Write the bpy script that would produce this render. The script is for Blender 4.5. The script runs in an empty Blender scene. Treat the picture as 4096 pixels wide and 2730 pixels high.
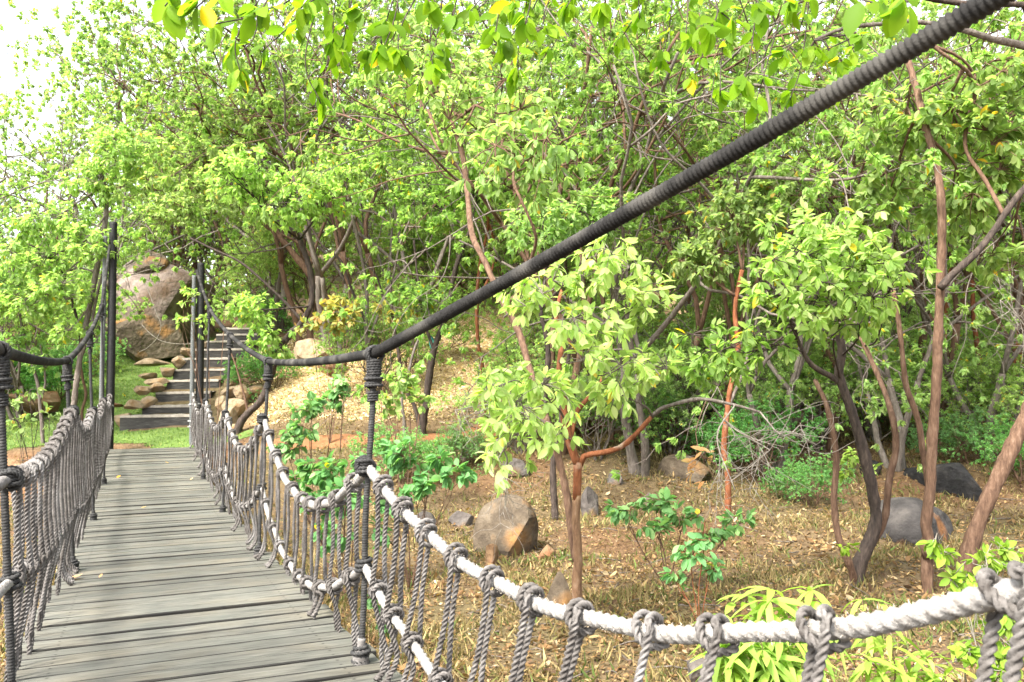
import bpy, bmesh, math, random
EXPO = 2.32
import numpy as np
from mathutils import Vector, Matrix
R = np.random.RandomState(7)
random.seed(7)
sc = bpy.context.scene
COL = sc.collection
V3 = lambda *a: np.array(a, float)

# ------------------------------------------------------------------ camera model
F, PIT, ROLL = 859.4, 0.060, -0.012
YAW, U0, T0 = 0.411, -0.2655, -0.574
cp, sp, cr, sr = math.cos(PIT), math.sin(PIT), math.cos(ROLL), math.sin(ROLL)
fwd = V3(0, cp, sp); r0 = V3(1, 0, 0); up0 = V3(0, -sp, cp)
right = cr*r0 + sr*up0; up = -sr*r0 + cr*up0

def ray(px, py):
    return fwd + right*((px-512)/F) + up*((341-py)/F)
def at(px, py, D):                      # a photo position at a metric depth -> world point
    return ray(px, py)*D
def proj(p):
    p = np.asarray(p, float); D = p@fwd
    return 512+F*(p@right)/D, 341-F*(p@up)/D, D
cy_, sy_ = math.cos(YAW), math.sin(YAW)
def B(u, t, z):                         # bridge frame -> world
    x, y = u-U0, t-T0
    return V3(cy_*x - sy_*y, sy_*x + cy_*y, z)

# ------------------------------------------------------------------ terrain
YN = np.array([-14, -6, 0, 6, 10, 13, 15, 16.2, 17.2, 18.5, 20, 22, 24, 26, 30, 40, 60, 90.])
XN = np.array([-26, -14, -8.8, -8.15, -6.6, -4, 0, 5, 10, 30.])
HN = np.array([
 [-.4,-1.2,-1.8,-2,-2,-1.9,-1.7,-1.35,-1.0,-.8,-.45,0,.4,.8,1.6,3.6,7,9],
 [-.4,-1.2,-1.8,-2,-2,-1.9,-1.7,-1.35,-1.0,-.8,-.45,0,.45,1.0,2.0,5,8,11],
 [-.4,-1.2,-1.8,-2,-2,-1.95,-1.75,-1.35,-1.02,-.78,-.42,.05,.5,1.0,2.6,6.5,11,15],
 [-.4,-1.2,-1.8,-2,-2,-1.95,-1.75,-1.35,-1.02,-.66,.08,.95,1.75,2.2,3.0,7,12,17],
 [-.4,-1.2,-1.8,-2,-2,-1.95,-1.75,-1.3,-1.0,-.6,.12,1.0,1.8,2.3,3.2,7,12,18],
 [-.4,-1.2,-1.8,-2,-2,-1.9,-1.35,-.98,-.6,0.,.55,1.2,1.8,2.3,3.8,8,14.5,22],
 [-.6,-1.4,-1.9,-2,-1.98,-1.75,-1.2,-.92,-.78,0.,.5,1.1,1.75,2.3,3.6,7.5,15,25],
 [-.9,-1.6,-2.,-2,-1.95,-1.7,-1.3,-1.1,-.95,-.7,-.3,.2,.9,1.5,3,7,15,25],
 [-1,-1.7,-2.,-2,-1.95,-1.65,-1.3,-1.1,-.95,-.75,-.5,-.2,.2,.6,1.6,5.5,14,24],
 [-1,-1.6,-1.9,-1.9,-1.85,-1.6,-1.3,-1.1,-.9,-.7,-.45,-.1,.3,.8,1.8,5.5,13,21]])
def noise2(x, y):
    return (np.sin(1.3*x+.7*y+1)+np.sin(-.9*x+1.7*y+2.3)+np.sin(2.9*x-1.1*y+.4)*.5+np.sin(.6*x+3.3*y)*.5)/3
def H(x, y):
    x = np.atleast_1d(np.asarray(x, float)); y = np.atleast_1d(np.asarray(y, float))
    xi = np.clip(np.searchsorted(XN, x)-1, 0, len(XN)-2); yi = np.clip(np.searchsorted(YN, y)-1, 0, len(YN)-2)
    fx = np.clip((x-XN[xi])/(XN[xi+1]-XN[xi]), 0, 1); fy = np.clip((y-YN[yi])/(YN[yi+1]-YN[yi]), 0, 1)
    fx = fx*fx*(3-2*fx)
    h = HN[xi, yi]*(1-fx)*(1-fy)+HN[xi+1, yi]*fx*(1-fy)+HN[xi, yi+1]*(1-fx)*fy+HN[xi+1, yi+1]*fx*fy
    amp = np.where((x < -4.6) & (y > 16.5) & (y < 27), .02, .09)
    return h + amp*noise2(x, y) + .03*noise2(3.1*x+5, 3.3*y)
def h1(x, y): return float(H(x, y)[0])
def gp(px, py):                         # where the line of sight through a photo position meets the ground
    r = ray(px, py); d = 3.0
    while d < 80:
        p = r*d
        if p[2] < h1(p[0], p[1]): return p
        d += .03
    return r*40

# ------------------------------------------------------------------ mesh helpers
class MB:
    def __init__(s): s.v = []; s.f = {}; s.n = 0; s.c = []
    def add(s, v, faces, col=None):
        v = np.asarray(v, float); 
        for fa in faces:
            fa = np.asarray(fa, int)
            if len(fa): s.f.setdefault(fa.shape[1], []).append(fa+s.n)
        s.v.append(v); s.n += len(v)
        s.c.append(np.tile(np.array(col if col is not None else (1, 1, 1), float), (len(v), 1)) if col is None or np.ndim(col) == 1 else np.asarray(col, float))
        return s
    def build(s, name, mat, parent=None, smooth=True, use_col=False, loc=None):
        me = bpy.data.meshes.new(name)
        v = np.concatenate(s.v)
        if loc is not None: v = v-np.asarray(loc)
        me.vertices.add(len(v)); me.vertices.foreach_set('co', v.astype(np.float32).ravel())
        loops = []; starts = []; tot = 0
        for k, l in s.f.items():
            a = np.concatenate(l); loops.append(a.ravel()); starts.append(tot+np.arange(len(a))*k); tot += a.size
        loops = np.concatenate(loops); starts = np.concatenate(starts)
        me.loops.add(len(loops)); me.polygons.add(len(starts))
        me.polygons.foreach_set('loop_start', starts.astype(np.int32))
        me.loops.foreach_set('vertex_index', loops.astype(np.int32))
        me.update(calc_edges=True); me.validate()
        me.polygons.foreach_set('use_smooth', np.full(len(me.polygons), smooth))
        if use_col:
            at_ = me.attributes.new('Col', 'FLOAT_COLOR', 'POINT')
            c = np.concatenate(s.c); c = np.concatenate([c, np.ones((len(c), 1))], 1)
            at_.data.foreach_set('color', c.astype(np.float32).ravel())
        if mat: me.materials.append(mat)
        o = bpy.data.objects.new(name, me); COL.objects.link(o)
        if parent is not None: o.parent = parent
        if loc is not None and parent is None: o.location = Vector(loc)
        return o

def norm(v):
    v = np.asarray(v, float); return v/(np.linalg.norm(v, axis=-1, keepdims=True)+1e-12)
def crom(P, step):
    P = np.asarray(P, float)
    if len(P) < 3:
        n = max(2, int(np.linalg.norm(P[-1]-P[0])/step)+1)
        return P[0]+(P[-1]-P[0])*np.linspace(0, 1, n)[:, None]
    Q = np.vstack([2*P[0]-P[1], P, 2*P[-1]-P[-2]]); out = []
    for i in range(len(P)-1):
        a, b, c, d = Q[i:i+4]; n = max(1, int(np.linalg.norm(c-b)/step))
        t = (np.arange(n)/n)[:, None]
        out.append(.5*(2*b+(c-a)*t+(2*a-5*b+4*c-d)*t*t+(3*b-a-3*c+d)*t**3))
    out.append(P[-1:]); return np.vstack(out)
def frames(P):
    T = np.gradient(P, axis=0); T = norm(T)
    a = V3(0, 0, 1) if abs(T[0][2]) < .9 else V3(1, 0, 0)
    n = norm(a-T[0]*(a@T[0])); N = [n]
    for i in range(1, len(P)):
        n = N[-1]-T[i]*(N[-1]@T[i]); N.append(norm(n))
    N = np.array(N); return T, N, np.cross(T, N)
def sweep(mb, P, rad, seg=8, lobes=0, depth=0, pitch=1, cap=True, rough=0, col=None):
    P = np.asarray(P, float); m = len(P); T, N, Bn = frames(P)
    s = np.concatenate([[0], np.cumsum(np.linalg.norm(np.diff(P, axis=0), axis=1))])
    th = np.arange(seg)*2*math.pi/seg
    rr = np.broadcast_to(np.asarray(rad, float).reshape(-1, 1) if np.ndim(rad) else np.full((m, 1), rad), (m, seg)).copy()
    if lobes == 1: rr *= 1-depth+depth*np.cos(th[None]-(2*math.pi*s/pitch)[:, None])
    elif lobes:                                     # laid rope: the outline of `lobes` round strands turning along the length
        ph = np.mod(th[None]-(2*math.pi*s/pitch/lobes)[:, None]+math.pi/lobes, 2*math.pi/lobes)-math.pi/lobes
        prof = .5*np.cos(ph)+np.sqrt(np.maximum(.25-.25*np.sin(ph)**2, 0)); rr *= 1-depth+depth*(prof-.5)/.5
    if rough: rr *= 1+rough*R.randn(m, seg)
    v = P[:, None]+rr[:, :, None]*(np.cos(th)[None, :, None]*N[:, None]+np.sin(th)[None, :, None]*Bn[:, None])
    i = np.arange(m-1)[:, None]*seg; j = np.arange(seg)[None]; j2 = (j+1) % seg
    q = np.stack([i+j, i+j2, i+seg+j2, i+seg+j], -1).reshape(-1, 4)
    fs = [q]
    if cap: fs += [np.arange(seg)[::-1][None], (np.arange(seg)+(m-1)*seg)[None]]
    mb.add(v.reshape(-1, 3), fs, col)
    return mb
def boxm(mb, c, ex, ey, ez, bev=0.006):           # bevelled box from half-extent vectors
    c, ex, ey, ez = map(lambda a: np.asarray(a, float), (c, ex, ey, ez))
    lx, ly, lz = np.linalg.norm(ex), np.linalg.norm(ey), np.linalg.norm(ez)
    vs = []; idx = {}
    for sx in (-1, 1):
        for sy in (-1, 1):
            for sz in (-1, 1):
                for k in range(3):
                    f = [1, 1, 1]
                    for m_, l in ((0, lx), (1, ly), (2, lz)):
                        if m_ != k: f[m_] = 1-bev/l
                    idx[(sx, sy, sz, k)] = len(vs); vs.append(c+ex*sx*f[0]+ey*sy*f[1]+ez*sz*f[2])
    fa = []
    for k in range(3):                              # big faces
        for s_ in (-1, 1):
            o = [a for a in range(3) if a != k]; l = []
            for (a, b) in ((-1, -1), (1, -1), (1, 1), (-1, 1)):
                g = [0, 0, 0]; g[k] = s_; g[o[0]] = a; g[o[1]] = b; l.append(idx[(g[0], g[1], g[2], k)])
            if (s_ == 1) == (k == 1): l = l[::-1]
            fa.append(l)
    for k in range(3):                              # edge bevels along axis k
        o = [a for a in range(3) if a != k]
        for a in (-1, 1):
            for b in (-1, 1):
                l = []
                for (s_, w) in ((-1, o[0]), (1, o[0]), (1, o[1]), (-1, o[1])):
                    g = [0, 0, 0]; g[k] = s_; g[o[0]] = a; g[o[1]] = b; l.append(idx[(g[0], g[1], g[2], w)])
                fa.append(l)
    tr = [[idx[(a, b, c_, k)] for k in range(3)] for a in (-1, 1) for b in (-1, 1) for c_ in (-1, 1)]
    mb.add(vs, [fa, tr]); return mb

def tag(o, label=None, cat=None, group=None, kind=None):
    if label: o['label'] = label
    if cat: o['category'] = cat
    if group: o['group'] = group
    if kind: o['kind'] = kind
    return o
def empty(name, loc, label=None, cat=None, group=None):
    o = bpy.data.objects.new(name, None); COL.objects.link(o); o.location = Vector(loc); o.empty_display_size = .2
    return tag(o, label, cat, group)

# ------------------------------------------------------------------ materials
def newmat(name):
    m = bpy.data.materials.new(name); m.use_nodes = True
    nt = m.node_tree; nt.nodes.clear(); return m, nt, nt.nodes, nt.links
def N_(n, t, **k):
    x = n.new(t)
    for a, b in k.items(): setattr(x, a, b)
    return x
def ramp(n, stops):
    r = n.new('ShaderNodeValToRGB'); e = r.color_ramp.elements
    while len(e) < len(stops): e.new(.5)
    for el, (p, c) in zip(e, stops): el.position = p; el.color = (*c, 1)
    return r
def leafmat(name, gain=1.2, trans=.6, spec=.16, rough=.55):
    m, nt, n, l = newmat(name)
    a = N_(n, 'ShaderNodeAttribute', attribute_name='Col')
    hs = N_(n, 'ShaderNodeHueSaturation'); hs.inputs['Value'].default_value = gain
    l.new(a.outputs['Color'], hs.inputs['Color'])
    oi = N_(n, 'ShaderNodeObjectInfo')
    for nm_, lo, hi in (('Value', .82*gain, 1.2*gain), ('Hue', .485, .508), ('Saturation', .9, 1.08)):
        wn = N_(n, 'ShaderNodeTexWhiteNoise', noise_dimensions='1D'); ad_ = N_(n, 'ShaderNodeMath', operation='MULTIPLY_ADD'); ad_.inputs[1].default_value = 37.7; ad_.inputs[2].default_value = len(nm_)
        l.new(oi.outputs['Random'], ad_.inputs[0]); l.new(ad_.outputs[0], wn.inputs['W'])
        mr = N_(n, 'ShaderNodeMapRange'); mr.inputs['To Min'].default_value = lo; mr.inputs['To Max'].default_value = hi
        l.new(wn.outputs['Value'], mr.inputs['Value']); l.new(mr.outputs[0], hs.inputs[nm_])
    p = N_(n, 'ShaderNodeBsdfPrincipled'); p.inputs['Roughness'].default_value = rough
    p.inputs['Specular IOR Level'].default_value = spec
    l.new(hs.outputs[0], p.inputs['Base Color'])
    mx = N_(n, 'ShaderNodeMix', data_type='RGBA', blend_type='MULTIPLY'); mx.inputs[0].default_value = 1
    l.new(hs.outputs[0], mx.inputs[6]); mx.inputs[7].default_value = (1.62, 1.72, .95, 1)
    t = N_(n, 'ShaderNodeBsdfTranslucent'); l.new(mx.outputs[2], t.inputs['Color'])
    ms = N_(n, 'ShaderNodeMixShader'); ms.inputs[0].default_value = trans
    l.new(p.outputs[0], ms.inputs[1]); l.new(t.outputs[0], ms.inputs[2])
    o = N_(n, 'ShaderNodeOutputMaterial'); l.new(ms.outputs[0], o.inputs[0]); return m
def noisemat(name, stops, scale=8, stretch=(1, 1, 1), rough=.85, bump=.3, bscale=None, spec=.2, detail=6, attr=False, coord='Object', mus=None, bdist=.02):
    m, nt, n, l = newmat(name)
    tc = N_(n, 'ShaderNodeTexCoord'); mp = N_(n, 'ShaderNodeMapping'); mp.inputs['Scale'].default_value = stretch
    l.new(tc.outputs[coord], mp.inputs[0])
    nz = N_(n, 'ShaderNodeTexNoise'); nz.inputs['Scale'].default_value = scale; nz.inputs['Detail'].default_value = detail; nz.inputs['Roughness'].default_value = .65
    l.new(mp.outputs[0], nz.inputs['Vector'])
    rp = ramp(n, stops); l.new(nz.outputs[0], rp.inputs[0])
    out = rp.outputs[0]
    if mus:                                          # second, larger patch colour: (colour, scale, lo, hi)
        n2 = N_(n, 'ShaderNodeTexNoise'); n2.inputs['Scale'].default_value = mus[1]; n2.inputs['Detail'].default_value = 5
        l.new(tc.outputs[coord], n2.inputs['Vector'])
        r2 = ramp(n, [(mus[2], (0, 0, 0)), (mus[3], (1, 1, 1))]); l.new(n2.outputs[0], r2.inputs[0])
        mx = N_(n, 'ShaderNodeMix', data_type='RGBA'); l.new(r2.outputs[0], mx.inputs[0]); l.new(out, mx.inputs[6]); mx.inputs[7].default_value = (*mus[0], 1)
        out = mx.outputs[2]
    if attr:
        a = N_(n, 'ShaderNodeAttribute', attribute_name='Col')
        mx = N_(n, 'ShaderNodeMix', data_type='RGBA', blend_type='MULTIPLY'); mx.inputs[0].default_value = 1
        l.new(out, mx.inputs[6]); l.new(a.outputs['Color'], mx.inputs[7]); out = mx.outputs[2]
    p = N_(n, 'ShaderNodeBsdfPrincipled'); p.inputs['Roughness'].default_value = rough; p.inputs['Specular IOR Level'].default_value = spec
    l.new(out, p.inputs['Base Color'])
    if bump:
        nb = N_(n, 'ShaderNodeTexNoise'); nb.inputs['Scale'].default_value = bscale or scale*2; nb.inputs['Detail'].default_value = 8
        l.new(mp.outputs[0], nb.inputs['Vector'])
        b = N_(n, 'ShaderNodeBump'); b.inputs['Strength'].default_value = bump; b.inputs['Distance'].default_value = bdist
        l.new(nb.outputs[0], b.inputs['Height']); l.new(b.outputs[0], p.inputs['Normal'])
    o = N_(n, 'ShaderNodeOutputMaterial'); l.new(p.outputs[0], o.inputs[0]); return m

M = {}
M['leaf'] = leafmat('leaf')
M['leaf_soft'] = leafmat('leaf_soft', spec=.15, rough=.6, trans=.4)
M['straw'] = leafmat('straw', trans=.25, spec=.1, rough=.8)
M['ground'] = noisemat('ground', [(.3, (.5, .42, .34)), (.5, (.9, .85, .78)), (.72, (1.25, 1.2, 1.1))], scale=9, bump=.9, bscale=22, attr=True, bdist=.05)
M['lawn'] = noisemat('lawn', [(.3, (0.0510, 0.0867, 0.0179)), (.6, (0.0944, 0.1445, 0.0323)), (.8, (0.1445, 0.1734, 0.0510))], scale=5, bump=.6, bscale=40, bdist=.03)
M['path'] = noisemat('path', [(.3, (0.1288, 0.0544, 0.0224)), (.6, (0.1888, 0.0896, 0.0400)), (.8, (0.2232, 0.1288, 0.0648))], scale=9, bump=.5, bscale=30)
M['bark_dark'] = noisemat('bark_dark', [(.3, (0.0198, 0.0154, 0.0132)), (.55, (0.0550, 0.0407, 0.0330)), (.75, (0.1100, 0.0825, 0.0660))], scale=7, stretch=(4, 4, 1), bump=.9, bscale=14)
M['bark_grey'] = noisemat('bark_grey', [(.3, (0.0630, 0.0495, 0.0405)), (.55, (0.1350, 0.1125, 0.0945)), (.75, (0.2340, 0.2070, 0.1800))], scale=7, stretch=(4, 4, 1), bump=.8, bscale=14)
M['bark_brown'] = noisemat('bark_brown', [(.3, (0.0527, 0.0295, 0.0190)), (.55, (0.1264, 0.0737, 0.0473)), (.75, (0.2106, 0.1422, 0.1001))], scale=7, stretch=(4, 4, 1), bump=.8, bscale=14)
M['bark_tan'] = noisemat('bark_tan', [(.3, (.075, .04, .022)), (.55, (.19, .11, .062)), (.75, (.3, .21, .145))], scale=6, stretch=(3, 3, 1), bump=.8, bscale=14)
M['bark_red'] = noisemat('bark_red', [(.3, (0.072, 0.024, 0.010)), (.55, (0.176, 0.062, 0.026)), (.78, (0.264, 0.120, 0.064))], scale=6, stretch=(3, 3, 1), bump=.7, bscale=14, mus=((0.272, 0.216, 0.160), 3.5, .6, .72))
M['teal'] = noisemat('teal', [(.42, (.01, .012, .012)), (.5, (.03, .2, .19)), (.7, (.12, .42, .33))], scale=3, bump=.3, rough=.5)
M['twig'] = noisemat('twig', [(.35, (0.1285, 0.1071, 0.0857)), (.7, (0.2570, 0.2314, 0.2014))], scale=20, bump=.3)
M['rope_white'] = noisemat('rope_white', [(.3, (0.1271, 0.1119, 0.0967)), (.5, (0.2061, 0.1939, 0.1817)), (.7, (0.2482, 0.2394, 0.2301))], scale=45, bump=.8, bscale=120, rough=.95, spec=.05, bdist=.006, mus=((0.259, 0.230, 0.202), 6, .58, .75))
M['rope_grey'] = noisemat('rope_grey', [(.3, (0.0467, 0.0405, 0.0363)), (.5, (0.0933, 0.0851, 0.0790)), (.72, (0.1620, 0.1490, 0.1407))], scale=30, bump=.7, bscale=150, rough=.95, spec=.05, bdist=.004, mus=((0.248, 0.236, 0.229), 2.2, .52, .8))
M['rope_black'] = noisemat('rope_black', [(.3, (.012, .012, .012)), (.55, (.03, .029, .028)), (.75, (.075, .07, .066))], scale=40, bump=.6, bscale=160, rough=.75, spec=.25, bdist=.004)
M['cable'] = noisemat('cable', [(.3, (0.0072, 0.0064, 0.0060)), (.55, (0.0148, 0.0140, 0.0132)), (.75, (0.0320, 0.0300, 0.0280))], scale=30, bump=.6, bscale=140, rough=.85, spec=.15, bdist=.004, mus=((.075, .07, .062), 4, .5, .75))
M['pole_black'] = noisemat('pole_black', [(.3, (.006, .006, .006)), (.55, (.014, .014, .014)), (.8, (.04, .038, .036))], scale=10, stretch=(2, 2, 6), bump=.5, bscale=20, rough=.6)
M['pole_grey'] = noisemat('pole_grey', [(.3, (0.0480, 0.0512, 0.0512)), (.55, (0.1024, 0.1080, 0.1048)), (.75, (0.1800, 0.1856, 0.1800))], scale=10, stretch=(2, 2, 7), bump=.4, bscale=20)
M['wire'] = noisemat('wire', [(.3, (.25, .25, .25)), (.7, (.6, .6, .6))], scale=30, bump=0, rough=.5)
M['timber'] = noisemat('timber', [(.3, (0.0209, 0.0199, 0.0179)), (.55, (0.0448, 0.0418, 0.0388)), (.75, (0.0836, 0.0806, 0.0726))], scale=5, stretch=(1, 6, 6), bump=.4, bscale=12)
M['tread'] = noisemat('tread', [(.3, (0.1572, 0.1342, 0.1100)), (.6, (0.2829, 0.2515, 0.2128)), (.8, (0.3772, 0.3458, 0.2987))], scale=8, bump=.4)
def plankmat():
    m, nt, n, l = newmat('plank')
    tc = N_(n, 'ShaderNodeTexCoord'); oi = N_(n, 'ShaderNodeObjectInfo')
    ad = N_(n, 'ShaderNodeVectorMath', operation='ADD')
    sc_ = N_(n, 'ShaderNodeVectorMath', operation='SCALE'); sc_.inputs['Scale'].default_value = 40
    cmb = N_(n, 'ShaderNodeCombineXYZ')
    for k in range(3): l.new(oi.outputs['Random'], cmb.inputs[k])
    l.new(cmb.outputs[0], sc_.inputs[0]); l.new(tc.outputs['Object'], ad.inputs[0]); l.new(sc_.outputs[0], ad.inputs[1])
    mp = N_(n, 'ShaderNodeMapping'); mp.inputs['Scale'].default_value = (2.2, 26, 26); l.new(ad.outputs[0], mp.inputs[0])
    nz = N_(n, 'ShaderNodeTexNoise'); nz.inputs['Scale'].default_value = 2.2; nz.inputs['Detail'].default_value = 8; nz.inputs['Distortion'].default_value = .5
    l.new(mp.outputs[0], nz.inputs['Vector'])
    r1 = ramp(n, [(.22, (.034, .032, .028)), (.42, (.083, .08, .069)), (.6, (.116, .113, .096)), (.8, (.162, .157, .135))]); l.new(nz.outputs[0], r1.inputs[0])
    n2 = N_(n, 'ShaderNodeTexNoise'); n2.inputs['Scale'].default_value = 3; n2.inputs['Detail'].default_value = 4; l.new(ad.outputs[0], n2.inputs['Vector'])
    r2 = ramp(n, [(.3, (.82, .86, .86)), (.5, (1, 1, .98)), (.75, (1.1, 1.02, .9))]); l.new(n2.outputs[0], r2.inputs[0])
    mx = N_(n, 'ShaderNodeMix', data_type='RGBA', blend_type='MULTIPLY'); mx.inputs[0].default_value = 1
    l.new(r1.outputs[0], mx.inputs[6]); l.new(r2.outputs[0], mx.inputs[7])
    hv = N_(n, 'ShaderNodeHueSaturation'); mr = N_(n, 'ShaderNodeMapRange'); mr.inputs['To Min'].default_value = .72; mr.inputs['To Max'].default_value = 1.18
    l.new(oi.outputs['Random'], mr.inputs['Value']); l.new(mr.outputs[0], hv.inputs['Value']); l.new(mx.outputs[2], hv.inputs['Color'])
    # thin drying cracks along the grain
    mp2 = N_(n, 'ShaderNodeMapping'); mp2.inputs['Scale'].default_value = (.6, 9, 1); l.new(ad.outputs[0], mp2.inputs[0])
    n3 = N_(n, 'ShaderNodeTexNoise'); n3.inputs['Scale'].default_value = 1.6; n3.inputs['Detail'].default_value = 3; l.new(mp2.outputs[0], n3.inputs['Vector'])
    ab = N_(n, 'ShaderNodeMath', operation='SUBTRACT'); ab.inputs[1].default_value = .5; l.new(n3.outputs[0], ab.inputs[0])
    ab2 = N_(n, 'ShaderNodeMath', operation='ABSOLUTE'); l.new(ab.outputs[0], ab2.inputs[0])
    r3 = ramp(n, [(0, (.25, .23, .2)), (.006, (.9, .9, .9)), (.012, (1, 1, 1))]); l.new(ab2.outputs[0], r3.inputs[0])
    mx2 = N_(n, 'ShaderNodeMix', data_type='RGBA', blend_type='MULTIPLY'); mx2.inputs[0].default_value = .7
    l.new(hv.outputs[0], mx2.inputs[6]); l.new(r3.outputs[0], mx2.inputs[7])
    p = N_(n, 'ShaderNodeBsdfPrincipled'); p.inputs['Roughness'].default_value = .7; p.inputs['Specular IOR Level'].default_value = .3
    # rusty nail heads near both ends of the board
    sx = N_(n, 'ShaderNodeSeparateXYZ'); l.new(tc.outputs['Object'], sx.inputs[0])
    def mth(op, a_, b_):
        q_ = N_(n, 'ShaderNodeMath', operation=op)
        for k_, v_ in enumerate((a_, b_)):
            if v_ is None: continue
            if isinstance(v_, (int, float)): q_.inputs[k_].default_value = v_
            else: l.new(v_, q_.inputs[k_])
        return q_.outputs[0]
    dx = mth('SUBTRACT', mth('ABSOLUTE', sx.outputs[0], None), .63); dy = mth('SUBTRACT', mth('ABSOLUTE', sx.outputs[1], None), .042)
    dd = mth('SQRT', mth('ADD', mth('MULTIPLY', dx, dx), mth('MULTIPLY', dy, dy)), None)
    r4 = ramp(n, [(.0055, (.12, .1, .09)), (.009, (1, 1, 1))]); l.new(dd, r4.inputs[0])
    mx3 = N_(n, 'ShaderNodeMix', data_type='RGBA', blend_type='MULTIPLY'); mx3.inputs[0].default_value = 1
    l.new(mx2.outputs[2], mx3.inputs[6]); l.new(r4.outputs[0], mx3.inputs[7])
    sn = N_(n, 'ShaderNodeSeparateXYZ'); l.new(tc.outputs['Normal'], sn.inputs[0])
    r5 = ramp(n, [(.35, (1, 1, 1)), (.6, (.13, .12, .11))]); l.new(mth('ABSOLUTE', sn.outputs[1], None), r5.inputs[0])  # long sides and chamfers darkened: shade of the gaps painted in, plus grime
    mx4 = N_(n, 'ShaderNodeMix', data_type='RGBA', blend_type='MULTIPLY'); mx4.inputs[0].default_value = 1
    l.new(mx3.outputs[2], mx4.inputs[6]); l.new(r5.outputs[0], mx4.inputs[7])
    l.new(mx4.outputs[2], p.inputs['Base Color'])
    b = N_(n, 'ShaderNodeBump'); b.inputs['Strength'].default_value = .5; b.inputs['Distance'].default_value = .006
    l.new(nz.outputs[0], b.inputs['Height']); l.new(b.outputs[0], p.inputs['Normal'])
    o = N_(n, 'ShaderNodeOutputMaterial'); l.new(p.outputs[0], o.inputs[0]); return m
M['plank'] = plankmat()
def rockmat(name, a, b, c, patch, lo, hi, ps=1.6):
    return noisemat(name, [(.28, a), (.5, b), (.75, c)], scale=3.5, bump=.9, bscale=9, detail=10, mus=(patch, ps, lo, hi), bdist=.06, rough=.9)
M['rock_grey'] = rockmat('rock_grey', (0.0369, 0.0320, 0.0295), (0.0836, 0.0713, 0.0640), (0.1378, 0.1230, 0.1082), (0.1771, 0.0984, 0.0394), .58, .7)
M['rock_dark'] = rockmat('rock_dark', (0.0140, 0.0127, 0.0127), (0.0382, 0.0344, 0.0331), (0.0829, 0.0734, 0.0670), (0.1721, 0.0765, 0.0287), .56, .64, 1.3)
M['rock_brown'] = rockmat('rock_brown', (0.0328, 0.0246, 0.0180), (0.0820, 0.0623, 0.0426), (0.1558, 0.1271, 0.0943), (0.1968, 0.1025, 0.0369), .52, .68, 2.2)
M['rock_pale'] = rockmat('rock_pale', (0.0612, 0.0446, 0.0360), (0.1440, 0.1116, 0.0936), (0.2304, 0.1908, 0.1656), (0.0864, 0.0540, 0.0324), .5, .62, .9)
M['rock_black'] = rockmat('rock_black', (0.0066, 0.0066, 0.0072), (0.0165, 0.0160, 0.0165), (0.0468, 0.0413, 0.0385), (0.0880, 0.0660, 0.0495), .6, .75)
M['rock_orange'] = rockmat('rock_orange', (0.0787, 0.0394, 0.0197), (0.1771, 0.1082, 0.0590), (0.2755, 0.2066, 0.1328), (0.1476, 0.0590, 0.0246), .5, .66, 2.2)
M['rock_tan'] = rockmat('rock_tan', (0.1451, 0.1000, 0.0615), (0.2567, 0.1952, 0.1279), (0.3460, 0.2903, 0.2230), (0.2230, 0.1337, 0.0615), .5, .68, 3)

# ------------------------------------------------------------------ leaves
GREENS = {
 'fresh': [((0.226, 0.324, 0.101), 5), ((0.174, 0.268, 0.082), 4), ((0.289, 0.371, 0.144), 2), ((0.509, 0.371, 0.048), .12)],
 'bright': [((0.289, 0.376, 0.135), 5), ((0.219, 0.319, 0.096), 4), ((0.381, 0.443, 0.212), 2), ((0.509, 0.391, 0.057), .1)],
 'mid': [((0.191, 0.283, 0.091), 5), ((0.150, 0.242, 0.077), 4), ((0.243, 0.324, 0.120), 2), ((0.485, 0.350, 0.048), .13)],
 'cool': [((0.135, 0.273, 0.101), 5), ((0.101, 0.215, 0.079), 3), ((0.203, 0.338, 0.130), 2), ((0.540, 0.429, 0.058), .05)],
 'yellow': [((.38, .33, .05), 4), ((.28, .27, .06), 3), ((.16, .24, .06), 4), ((.36, .22, .06), 1)],
 'over':   [((.105, .2, .02), 5), ((.075, .155, .02), 4), ((.15, .25, .03), 2), ((.45, .36, .04), .15)],
 'lime':   [((0.192, 0.280, 0.036), 5), ((0.144, 0.232, 0.032), 4), ((0.240, 0.304, 0.063), 2)],
 'dry':    [((.4, .22, .09), 3), ((.3, .16, .07), 2), ((.5, .34, .17), 2)],
}
def pick(pal, n):
    g = GREENS[pal]; w = np.array([x[1] for x in g], float); w /= w.sum()
    c = np.array([x[0] for x in g])[R.choice(len(g), n, p=w)]
    return c*(1+.16*R.randn(n, 1)).clip(.55, 1.6)
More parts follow.
